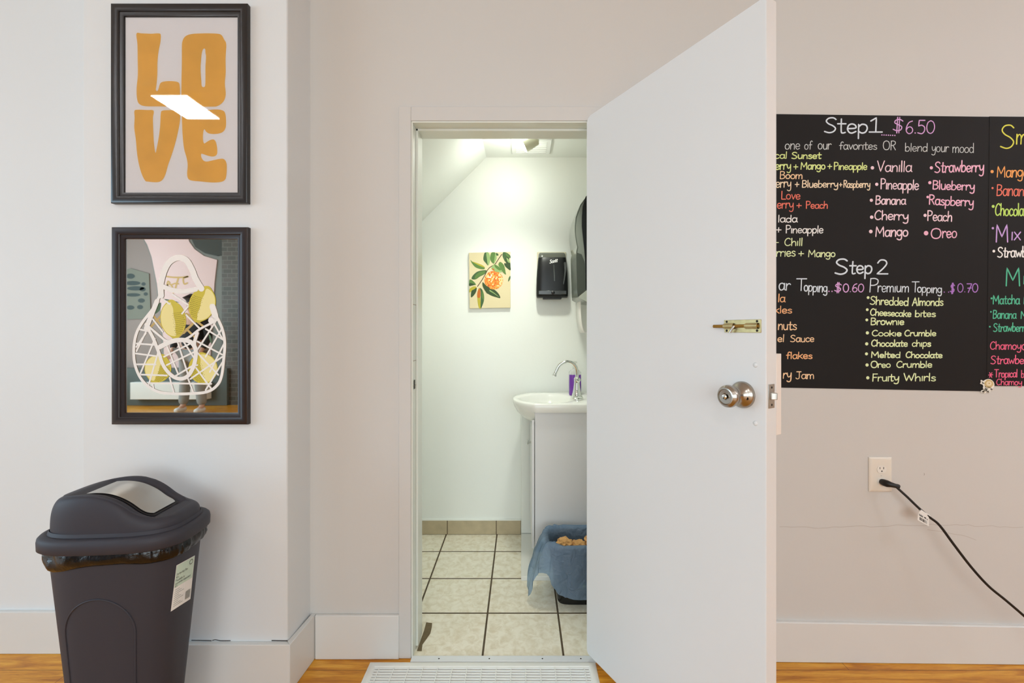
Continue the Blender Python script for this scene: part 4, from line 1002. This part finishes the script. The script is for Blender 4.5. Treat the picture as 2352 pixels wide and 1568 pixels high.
def fdisp(x, z): 
    a = [p for p in [(1.44, .184, .085), (1.55, .187, .094), (1.60, .181, .092), (1.65, .172, .088), (1.676, .166, .082)]]
    d_ = a[0][2]
    for (z0, _, d0), (z1, _, d1) in zip(a, a[1:]):
        if z0 <= z <= z1: d_ = d0+(d1-d0)*(z-z0)/(z1-z0)
    return Vector((x, Y_BATH-.004-d_-.0012, z))
lx0 = (1262-CX)*2.62/F; lx1 = (1280-CX)*2.62/F; lz = CH-(604.5-CY)*2.62/F
mb = MB(); write(mb, 'Scott', lx0, lx1, lz, .020, .0016, fdisp, lz+.009, slant=.15, jit=0)
mb.build('lettering', mat('logo_white', (245, 245, 242), rough=.5), ds, fix=False)
mb = MB(); ribbon(mb, [(DX+.006, 1.668), (DX+.009, 1.60), (DX+.012, 1.54), (DX+.016, 1.46)], lambda t: .004-.001*t, fdisp)
ribbon(mb, [(DX+.074, 1.64), (DX+.076, 1.60), (DX+.070, 1.55), (DX+.060, 1.485)], lambda t: .007-.005*t, fdisp)
mb.build('window_edge', mat('window_edge_grey', (62, 66, 64), rough=.2), ds, fix=False)
# towel dispenser on the right wall, seen from its side
td = thing('towel_dispenser', 'tall black and grey paper towel dispenser seen from the side at the door edge', 'dispenser', (BR, 2.43, 1.41))
KD = 2.3/F
def dp(px, py, y): return Vector(((px-CX)*KD, y, CH-(py-CY)*KD))
edge = [(1360,440),(1350,446),(1343,456),(1333,470),(1327,485),(1322,500),(1320.3,517),(1320,530),(1321,542),(1324,560),(1325.7,567.6),(1323.5,577),(1324,600),(1324.6,630),(1325.5,660),(1326.7,682)]
xw = BR-.001
def outl(y, ins=0):
    P_ = [dp(a+ins*6, b, y) for a, b in edge]
    P_ += [dp(1347, 693.5, y), Vector((xw, y, P_[-1].z-.03)), Vector((xw, y, P_[0].z+.02))]
    return P_
mb = MB(); mb.loft([outl(2.306, .5), outl(2.300), outl(2.295+.01), outl(2.555), outl(2.56, .5)], cap0=True, cap1=True)
mb.build('cover', mat('translucent_grey', (128, 134, 126), rough=.18, spec=.6), td, smooth=35)
ins_ = [(1352,444),(1345,452),(1338.5,475),(1336.5,500),(1336.5,520),(1339,545),(1342.5,575),(1345,610),(1346,668),(1360,672)]
mb = MB(); pts = [dp(a, b, 2.2995) for a, b in ins_]+[Vector((xw, 2.2995, 1.45)), Vector((xw, 2.2995, 1.93))]
mb.prism([p+Vector((0, .008, 0)) for p in pts], [p-Vector((0, .001, 0)) for p in pts]); mb.build('side_panel', MSM, td)
mb = MB(); tri = [(1346.5, 667), (1327.5, 682.5), (1349, 694), (1380, 700), (1380, 660)]
mb.prism([dp(a, b, 2.304) for a, b in tri], [dp(a, b, 2.2975) for a, b in tri]); mb.build('chin', mat('chin_grey', (176, 182, 172), rough=.2), td, bevel=.0006)
mb = MB(); tri2 = [(1324.5, 580), (1336, 584), (1342, 600), (1345, 640), (1345, 664), (1327, 680)]
mb.prism([dp(a, b, 2.303) for a, b in tri2], [dp(a, b, 2.2985) for a, b in tri2]); mb.build('lower_panel', mat('lower_smoke', (70, 76, 70), rough=.15), td)
sh = [(1335.5, 690), (1335.8, 705), (1336.5, 722), (1338.5, 742), (1341.5, 756), (1344.5, 762), (1348, 764), (1354, 762)]
mb = MB(); q = smooth2(sh, 4); mb.loft([[dp(a, b, y) for a, b in q] for y in (2.33, 2.53)], close=False)
o = mb.build('paper_towel', M_PAPERW, smooth='all'); md = o.modifiers.new('solid', 'SOLIDIFY'); md.thickness = .0012
tag(o, 'white paper towel sheet hanging out of the side-on towel dispenser', 'paper towel')

# ------------------------------------------------------------------ bathroom: vanity, basin, faucet, soap
VX, VY0, VY1, ZT = .070, 2.255, 2.645, .872
vn = thing('vanity_cabinet', 'narrow pale grey vanity cabinet under the white basin in the bathroom', 'cabinet', (.28, 2.45, .021))
mb = MB(); mb.box(VX, .515, VY0, VY0+.016, .13, .826).box(VX, .515, VY1-.016, VY1, .13, .826).box(VX, .515, VY0+.016, VY1-.016, .13, .146).box(.50, .515, VY0+.016, VY1-.016, .146, .826).box(.115, .515, VY0+.012, VY1-.012, .0215, .13)
mb.build('carcass', M_VAN, vn, bevel=.0012)
def bowl_r(th):                                            # plan radius of the bowl underside, th measured from +x
    c, s = math.cos(th), math.sin(th); ax_ = .206 if c < 0 else .19
    return 1/math.sqrt((c/ax_)**2+(s/.178)**2)
BX, BY = .160, 2.45
# door with a scoop for the bowl
pts = [(VY0, .137), (VY1, .137), (VY1, .788)]
for k in range(13):
    t = k/12; y = VY1-.016-(VY1-VY0-.032)*t; pts.append((y, .788-.072*math.sin(math.pi*t)**.7))
pts.append((VY0, .788))
mb = MB(); mb.prism([(VX-.016, y, z) for y, z in pts], [(VX-.003, y, z) for y, z in pts]); vd = mb.build('door', M_VAN, vn, bevel=.001)
kz = CH-(1013-CY)*2.42/F
MB().lathe((VX-.0155, 2.40, kz), (-1, 0, 0), [(.006, 0), (.006, .006), (.009, .012), (.014, .020), (.013, .022), (0, .0225)], 20).build('knob', M_CHROME, vd, smooth=30)

bs = thing('wash_basin', 'white ceramic basin with a rounded front on top of the grey vanity', 'basin', (BX, BY, .83))
def R_out(th):                                             # plan outline of the top
    d_ = Vector((math.cos(th), math.sin(th))); x0_, x1_, y0_, y1_ = .0615-BX, .517-BX, 2.238-BY, 2.662-BY
    # rectangle with softened corners
    best = 9
    for (n_, lim) in (((1, 0), x1_), ((0, 1), y1_), ((0, -1), -y0_)):
        k = d_.x*n_[0]+d_.y*n_[1]
        if k > 1e-6: best = min(best, lim/k)
    if d_.x < 0:
        a_, b_ = .206, .241                                # bulging front arc
        re = 1/math.sqrt((d_.x/a_)**2+(d_.y/b_)**2)
        best = min(best, re)
    return best
NS = 128; ths = [2*math.pi*i/NS for i in range(NS)]
def ring(fn, z): return [Vector((BX+fn(t)*math.cos(t), BY+fn(t)*math.sin(t), z(t) if callable(z) else z)) for t in ths]
mb = MB()
inn = lambda k: (lambda t: k/math.sqrt((math.cos(t)/(.172 if math.cos(t) < 0 else .125))**2+(math.sin(t)/.160)**2))
rings = [ring(inn(.03), .775), ring(inn(.3), .777), ring(inn(.6), .788), ring(inn(.8), .810), ring(inn(.93), .845), ring(inn(.985), .862), ring(inn(1.02), .8685), ring(inn(1.07), .871)]
def is_arc(t):
    if math.cos(t) >= 0: return False
    k = R_out(t); x_, y_ = k*math.cos(t), k*math.sin(t)
    return abs((x_/.206)**2+(y_/.241)**2-1) < 1e-6
def low(base, z):
    def f(t):
        if is_arc(t): return R_out(t)*math.sqrt(max(.0009, 1-((ZT-.004-z)/.139)**2))
        return base(t)
    return ring(f, z)
rings += [ring(lambda t: R_out(t)-.010, ZT+.001), ring(lambda t: R_out(t)-.003, ZT-.001), ring(lambda t: R_out(t), ZT-.006), low(lambda t: R_out(t)-.0003, .850), low(lambda t: R_out(t)-.0005, .835), low(lambda t: R_out(t)-.003, .8275)]
bb = lambda k: (lambda t: min(R_out(t)-.004, bowl_r(t)*k))
rings += [low(bb(1.0), .8268), low(bb(.965), .805), low(bb(.89), .780), low(bb(.76), .757), low(bb(.55), .739), low(bb(.3), .7312), low(bb(.03), .7295)]
mb.loft(rings, cap0=True, cap1=True)
mb.build('basin', M_CER, bs, smooth=50)
MB().lathe((BX+.01, BY, .7755), (0, 0, 1), [(.022, 0), (.022, .002), (.016, .003), (.004, .0015)], 24).build('drain', M_CHROME, bs, smooth=30)

fx, fy = (1325-CX)*2.40/F, 2.40
fc = thing('faucet', 'chrome gooseneck faucet with a flared base on the back of the basin', 'faucet', (fx, fy, ZT))
MB().lathe((fx, fy, ZT+.0006), (0, 0, 1), [(.034, 0), (.034, .006), (.030, .010), (.0305, .014), (.026, .020), (.0262, .026), (.0235, .032), (.019, .055), (.016, .078), (.015, .095), (.0155, .10), (.0155, .112), (.011, .117), (.010, .122)], 40).build('base', M_CHROME, fc, smooth=28)
zt_ = ZT+.12
pts = [(fx, fy, zt_-.005), (fx+.001, fy, zt_+.02), (fx-.004, fy, zt_+.048), (fx-.020, fy, zt_+.070), (fx-.046, fy, zt_+.082), (fx-.074, fy, zt_+.078), (fx-.098, fy, zt_+.060), (fx-.112, fy, zt_+.034), (fx-.118, fy, zt_+.020)]
q = smooth2(pts, 6); n_ = len(q)
MB().tube([Vector(p) for p in q], [.0095-.001*i/n_ for i in range(n_)], 18).build('spout', M_CHROME, fc, smooth='all')
e0 = Vector(q[-1]); dv = (Vector(q[-1])-Vector(q[-3])).normalized()
MB().lathe(e0-dv*.003, dv, [(.0088, 0), (.0095, .004), (.012, .014), (.0125, .018), (.009, .018)], 24).build('nozzle', M_CHROME, fc, smooth=30)
hk = MB().lathe((fx+.001, fy-.012, ZT+.105), (.1, -1, .15), [(.008, 0), (.008, .012), (.012, .015), (.0125, .024), (.008, .028), (0, .029)], 24).build('handle', M_CHROME, fc, smooth=30)

sx_, sy_ = (1320.5-CX)*2.56/F, 2.56
sp_ = thing('soap_bottle', 'clear pump bottle of purple soap behind the faucet', 'bottle', (sx_, sy_, ZT))
def sqr(wd, z, n=4): return [Vector((sx_+a, sy_+b, z)) for a, b in superell(wd, wd*.8, n, 36)]
MB().loft([sqr(.033, ZT+.0012), sqr(.0345, ZT+.006), sqr(.0345, ZT+.06), sqr(.034, ZT+.118)], cap0=True, cap1=True).build('liquid', mat('purple_soap', (116, 56, 168), rough=.15, spec=.6), sp_, smooth=50, label='purple liquid soap')
mclear = mat('clear_plastic', (228, 232, 226), rough=.1, alpha=.35)
MB().loft([sqr(.034, ZT+.1185), sqr(.0335, ZT+.132), sqr(.026, ZT+.142, 3), sqr(.014, ZT+.150, 2.2), sqr(.013, ZT+.156, 2)], cap1=True).build('bottle', mclear, sp_, smooth=50)
MB().lathe((sx_, sy_, ZT+.155), (0, 0, 1), [(.013, 0), (.013, .012), (.005, .014), (.005, .030)], 20).box(sx_-.014, sx_+.012, sy_-.008, sy_+.008, ZT+.184, ZT+.194).build('pump', mat('clear_pump', (232, 236, 228), rough=.2, alpha=.7), sp_, smooth=30)

# ------------------------------------------------------------------ bathroom: waste bin, blue bag, crumpled paper
WX, WY, WA, WB_, WZ = .262, 2.085, .148, .105, .272
wb = thing('waste_bin', 'small black waste bin on the bathroom tiles under the blue bag', 'bin', (WX, WY, 0))
def wr_(a, b, z, n=4.5, seg=56): return [Vector((WX+u, WY+v_, z)) for u, v_ in superell(a, b, n, seg)]
mb = MB(); mb.loft([wr_(.085, .065, .0010), wr_(.095, .075, .002), wr_(.098, .077, .02), wr_(WA-.012, WB_-.008, WZ-.02), wr_(WA-.002, WB_-.001, WZ-.016), wr_(WA, WB_, WZ-.004), wr_(WA-.006, WB_-.006, WZ-.004), wr_(.095, .073, .012)], cap0=True, cap1=True)
mb.build('bucket', mat('bin_black', (20, 20, 20), rough=.25), wb, smooth=40)
FW = Frame((WX, WY-.0895, 0), (1, 0, 0), (0, -1, 0))
mb = MB(); mb.add([Vector((WX+a, WY-.0775-(z-.02)*.11-.0012, z)) for a, z in ((-.005, .078), (.085, .078), (.09, .108), (-.005, .108))], [(0, 1, 2, 3)])
for k in range(6): mb.add([Vector((WX+a, WY-.0775-(z-.02)*.11-.0018, z)) for a, z in ((.004+k*.013, .085), (.011+k*.013, .085), (.011+k*.013, .101), (.004+k*.013, .101))], [(0, 1, 2, 3)], 1+k % 2)
mb.build('bin_label', [mat('bin_label_green', (30, 70, 58), rough=.5), mst, mat('bin_label_yellow', (196, 196, 80), rough=.5)], wb, fix=False)
NSB = 180; rings = []
def hemz(th):                                              # th=0 +x, -pi/2 towards the door
    d1 = math.atan2(math.sin(th+1.62), math.cos(th+1.62)); d2 = math.atan2(math.sin(th-3.42), math.cos(th-3.42))
    z = .170-.108*math.exp(-(d1/.52)**4)-.128*math.exp(-(d2/.24)**2)
    return z+.006*math.sin(9*th)
def flare(th):
    d2 = math.atan2(math.sin(th-3.42), math.cos(th-3.42)); d1 = math.atan2(math.sin(th+1.6), math.cos(th+1.6))
    return .020+.085*math.exp(-(d2/.55)**2)+.012*math.exp(-(d1/.8)**2)
prof = [(-1, None)]
for k in range(26):
    R = []
    for i in range(NSB):
        th = 2*math.pi*i/NSB; c, s = math.cos(th), math.sin(th)
        cx_ = math.copysign(abs(c)**(2/3.6), c); sy2 = math.copysign(abs(s)**(2/3.6), s)
        nz = lambda f, t_: noise.noise(Vector((c*f, s*f, t_)))
        if k < 8:                                          # inside, from low up to the rim
            t = k/8; z = .09+(WZ+.010-.09)*t; ka = WA-.052+.040*t; kb_ = WB_-.040+.030*t
            off = .012*nz(3.2, t*2)*(1-t*.6)
            R.append(Vector((WX+cx_*(ka+off), WY+sy2*(kb_+off), z)))
        else:
            t = (k-8)/17; hz = hemz(th); top = WZ+.012+.010*nz(2.1, 5.0)+.008*nz(5, 2.0)
            over = math.sin(min(1, t/.12)*math.pi/2)
            z = top-(top-hz)*max(0, (t-.06)/.94)**1.05 if t > .06 else top+.003*math.sin(t/.06*math.pi)
            off = -.010+.019*over+flare(th)*t**.9*(1-.28*t*t)
            fold = (.015*nz(4.2, t*1.1)+.011*nz(8.5, t*1.2+4)+.006*nz(17, t*2.2))*(.35+t)-.004*max(0, math.sin(t*9+3*c))*t
            off = max(off+fold, .004 if t > .1 else -.02)
            R.append(Vector((WX+cx_*(WA+off), WY+sy2*(WB_+off*.55), z)))
    rings.append(R)
mb = MB(); mb.loft(rings)
bag = mb.build('blue_bin_bag', film('blue_film', (148, 172, 198), .36), smooth='all')
tag(bag, 'translucent blue bag draped over the bathroom waste bin', 'bin bag')
mkp = mat('kraft_paper', (206, 158, 98), rough=.8, var=.15, vscale=30)
def crumple(c, r, seed):
    bm = bmesh.new(); bmesh.ops.create_icosphere(bm, subdivisions=3, radius=r); rr = Vector((seed*1.7, seed*.9, seed))
    for v_ in bm.verts:
        n = v_.co.normalized(); k = 1+.55*(abs(noise.noise(n*2.3+rr))-.2)+.35*noise.noise(n*5+rr); v_.co = n*r*k; v_.co.z *= .7
    me = bpy.data.meshes.new('crumpled_paper'); bm.to_mesh(me); bm.free(); me.materials.append(mkp)
    o = bpy.data.objects.new('crumpled_paper', me); o.location = c; COL.objects.link(o); return o
for c, r, s, l in (((.202, 2.055, .258), .036, 1, 'crumpled brown paper towel in the blue-bagged bin, at the left'), ((.267, 2.05, .252), .032, 2, 'crumpled brown paper towel in the blue-bagged bin, in the middle'), ((.330, 2.06, .266), .034, 3, 'crumpled brown paper towel in the blue-bagged bin, at the door edge')):
    tag(crumple(c, r, s), l, 'paper towel', 'crumpled paper towels in the bathroom bin')

# ------------------------------------------------------------------ ceiling panels (the left one shows in the poster's glass)
def panel(x, y, sx, sy, L, lab, warm):
    t = thing('ceiling_light', lab, 'light', (x, y, ZC), 'ceiling panel lights')
    MB().box(x-sx/2-.02, x+sx/2+.02, y-sy/2-.02, y+sy/2+.02, ZC-.02, ZC-.0005).build('frame', M_WHITE, t, bevel=.01, segs=3)
    MB().box(x-sx/2, x+sx/2, y-sy/2, y+sy/2, ZC-.03, ZC-.0195).build('diffuser', mat('diffuser_%d' % int(L*10), warm, emit=L), t, bevel=.02, segs=4)
panel(-2.60, -.39, .27, .36, PANEL_L, 'square ceiling panel light reflected in the LOVE poster glass', (246, 249, 255))
panel(3.25, .0, .36, .44, PANEL_R, 'ceiling panel light nearest the chalkboard wall', (244, 247, 255))
panel(5.3, .0, .36, .44, PANEL_R*1.6, 'ceiling panel light at the far right of the room', (244, 247, 255))
panel(-.3, -1.6, .36, .44, 27, 'ceiling panel light behind the camera in the middle', (244, 247, 255))

# ------------------------------------------------------------------ what the mirror shows of the room behind
FR_V = Frame((0, RY0, 0), (-1, 0, 0), (0, 1, 0))
KM = 7.554/F
def mv(px, py, c=0): return Vector(((px-CX)*KM, RY0+c, CH-(py-CY)*KM))
pk = [(326,470),(330,545),(340,562),(350,590),(362,650),(372,720),(378,800),(378,905),(480,905),(488,760),(494,650),(500,597),(470,588),(448,572),(436,555),(430,530),(428,470)]
mb = MB(); mb.prism([mv(*p, .002) for p in pk], [mv(*p, .03) for p in pk])
struct(mb.build('trim_6', mat('pink_paint', (236, 204, 198), rough=.7)))
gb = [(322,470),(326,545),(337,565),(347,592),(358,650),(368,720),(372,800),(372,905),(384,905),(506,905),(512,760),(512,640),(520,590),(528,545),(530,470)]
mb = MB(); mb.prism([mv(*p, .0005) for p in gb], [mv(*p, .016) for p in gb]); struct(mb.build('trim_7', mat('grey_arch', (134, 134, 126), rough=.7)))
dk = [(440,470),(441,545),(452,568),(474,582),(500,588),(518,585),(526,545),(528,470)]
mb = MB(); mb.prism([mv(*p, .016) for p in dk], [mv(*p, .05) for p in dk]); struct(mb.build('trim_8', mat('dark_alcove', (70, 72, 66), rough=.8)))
mb = MB(); mb.box(-5.02, -4.3, RY0, RY0+.12, 0, ZC)
mbk = bpy.data.materials.new('rear_brick'); mbk.use_nodes = True
bt = mbk.node_tree.nodes.new('ShaderNodeTexBrick'); bt.inputs['Scale'].default_value = 3.4; bt.inputs['Color1'].default_value = lin((96, 86, 78)); bt.inputs['Color2'].default_value = lin((78, 76, 66)); bt.inputs['Mortar'].default_value = lin((112, 110, 100))
tc_ = mbk.node_tree.nodes.new('ShaderNodeTexCoord'); mp_ = mbk.node_tree.nodes.new('ShaderNodeMapping'); mp_.inputs['Rotation'].default_value = (math.pi/2, 0, 0)
mbk.node_tree.links.new(tc_.outputs['Object'], mp_.inputs['Vector']); mbk.node_tree.links.new(mp_.outputs[0], bt.inputs['Vector']); mbk.node_tree.links.new(bt.outputs[0], mbk.node_tree.nodes['Principled BSDF'].inputs['Base Color'])
struct(mb.build('trim_9', mbk))
sg = thing('wall_lettering', 'gold script lettering on the pink wall seen reversed in the framed mirror', 'sign', mv(440, 660))
mb = MB()
def ms(px, py): return mv(px, py, .032)
def rb2(pts, wd): ribbon(mb, smooth2([(a, -b) for a, b in pts], 6), wd, lambda x, y: ms(x, -y))
rb2([(432,650),(425,652),(423,640),(434,635),(420,637),(400,637),(384,635)], 1.8)
rb2([(412,637),(408,650),(404,664),(400,672)], 2)
rb2([(412,652),(404,651),(396,654)], 1.6)
rb2([(392,650),(388,646),(386,654),(394,664),(398,660),(390,652),(380,664),(376,668)], 1.6)
rb2([(376,652),(372,660),(374,668)], 1.6)
mb.build('lettering', mat('gold_paint', (206, 164, 84), rough=.5), sg, fix=False)
bd = thing('menu_board', 'grey menu board with dark oval drawings seen at the left in the framed mirror', 'board', mv(315, 730))
mb = MB(); q = [(270,625),(300,616),(342,628),(346,720),(330,732),(270,734)]
mb.prism([mv(*p, .0005) for p in q], [mv(*p, .014) for p in q]); mb.build('panel', mat('menu_grey', (128, 128, 114), rough=.7), bd)
mb = MB()
for px, py, rx, ry in ((300,634,10,6),(305,650,18,5),(312,662,20,5),(330,652,5,4),(328,664,7,5),(306,677,17,4),(325,690,8,5),(300,706,9,5),(322,705,7,5),(335,675,5,4)):
    disc(mb, px, -py, rx, lambda x, y: mv(x, -y, .015), 0, 20, ry)
mb.build('drawing', mat('menu_dark', (66, 76, 74), rough=.7), bd, fix=False)
bn = thing('serving_counter', 'low counter with white front seen at the foot of the framed mirror', 'counter', (-5.7, -4.2, 0))
MB().box(-6.4, -5.15, -4.32, -4.20, .12, .40).build('front', M_WHITE, bn, bevel=.005)
MB().box(-7.0, -4.9, -4.46, -4.33, .0, .62).build('back', mat('counter_grey', (92, 100, 96), rough=.6), bn, bevel=.005)

# standing person far behind, seen only in the mirror
def skin_obj(name, verts, edges, radii, m, parent, sub=2, root=0):
    me = bpy.data.meshes.new(name); me.from_pydata(verts, edges, []); me.materials.append(m)
    o = bpy.data.objects.new(name, me); COL.objects.link(o)
    o.modifiers.new('skin', 'SKIN'); 
    for i, r in enumerate(radii):
        sv = me.skin_vertices[0].data[i]; sv.radius = (r, r) if not isinstance(r, tuple) else r
        sv.use_root = (i == root)
    md = o.modifiers.new('sub', 'SUBSURF'); md.levels = sub; md.render_levels = sub
    o.modifiers['skin'].use_smooth_shade = True
    o.parent = parent
    return o
pr = thing('person', 'person in dark top and grey trousers with white shoes, reflected in the framed mirror', 'person', (-5.02, -3.72, 0))
skin = mat('skin', (206, 160, 134), rough=.5)
V = [(0,0,.96),(0,0,1.14),(0,.01,1.34),(0,0,1.46),(0,.01,1.53),(0,.02,1.62),(0,.01,1.70)]; Ed = [(0,1),(1,2),(2,3),(3,4),(4,5),(5,6)]; Rd = [.13,.12,.13,.07,.05,.085,.07]
for sx_s in (-1, 1):
    k = len(V); V += [(sx_s*.10,0,.90),(sx_s*.13,.03*sx_s,.50),(sx_s*.16,.02*sx_s,.09),(sx_s*.16,.12+.02*sx_s,.04)]; Ed += [(0,k),(k,k+1),(k+1,k+2),(k+2,k+3)]; Rd += [.085,.055,.038,.032]
    k = len(V); V += [(sx_s*.17,0,1.42),(sx_s*.23,-.01,1.15),(sx_s*.22,.12,.95),(sx_s*.215,.16,.90)]; Ed += [(2,k),(k,k+1),(k+1,k+2),(k+2,k+3)]; Rd += [.055,.042,.030,.032]
    h = k+3
    for f_, (fx_, fl_) in enumerate(((-.028,.06),(-.010,.075),(.010,.08),(.028,.07))):
        k2 = len(V); V += [(V[h][0]+fx_*.8,V[h][1]+.03,V[h][2]-.03),(V[h][0]+fx_,V[h][1]+.03+fl_*.3,V[h][2]-.03-fl_*.7)]; Ed += [(h,k2),(k2,k2+1)]; Rd += [.009,.008]
    k2 = len(V); V += [(V[h][0]-sx_s*.035,V[h][1]+.02,V[h][2]),(V[h][0]-sx_s*.045,V[h][1]+.045,V[h][2]-.02)]; Ed += [(h,k2),(k2,k2+1)]; Rd += [.010,.009]
k = len(V); V += [(0,.105,1.605),(0,.112,1.60)]; Ed += [(5,k),(k,k+1)]; Rd += [.014,.010]
skin_obj('body', V, Ed, Rd, skin, pr)
skin_obj('jacket', [(0,0,.92),(0,0,1.14),(0,.01,1.36),(-.18,0,1.42),(-.24,-.01,1.15),(-.225,.11,.97),(.18,0,1.42),(.24,-.01,1.15),(.225,.11,.97)], [(0,1),(1,2),(2,3),(3,4),(4,5),(2,6),(6,7),(7,8)], [.155,.145,.155,.07,.057,.045,.07,.057,.045], mat('dark_cloth', (38, 40, 42), rough=.85), pr)
skin_obj('trousers', [(0,0,.95),(-.10,0,.88),(-.13,-.03,.50),(-.16,-.02,.10),(.10,0,.88),(.13,.03,.50),(.16,.02,.10)], [(0,1),(1,2),(2,3),(0,4),(4,5),(5,6)], [.145,.105,.078,.068,.105,.078,.068], mat('grey_cloth', (150, 152, 150), rough=.85), pr)
for s in (-1, 1):
    skin_obj('shoe', [(s*.16,-.05+.02*s,.046),(s*.16,.06+.02*s,.046),(s*.165,.16+.02*s,.042)], [(0,1),(1,2)], [.042,.044,.036], mat('white_shoe', (226, 226, 222), rough=.6), pr)
skin_obj('hair', [(0,-.02,1.70),(0,.0,1.745),(0,-.055,1.62)], [(0,1),(0,2)], [.088,.06,.07], mat('hair_dark', (40, 30, 26), rough=.6), pr)
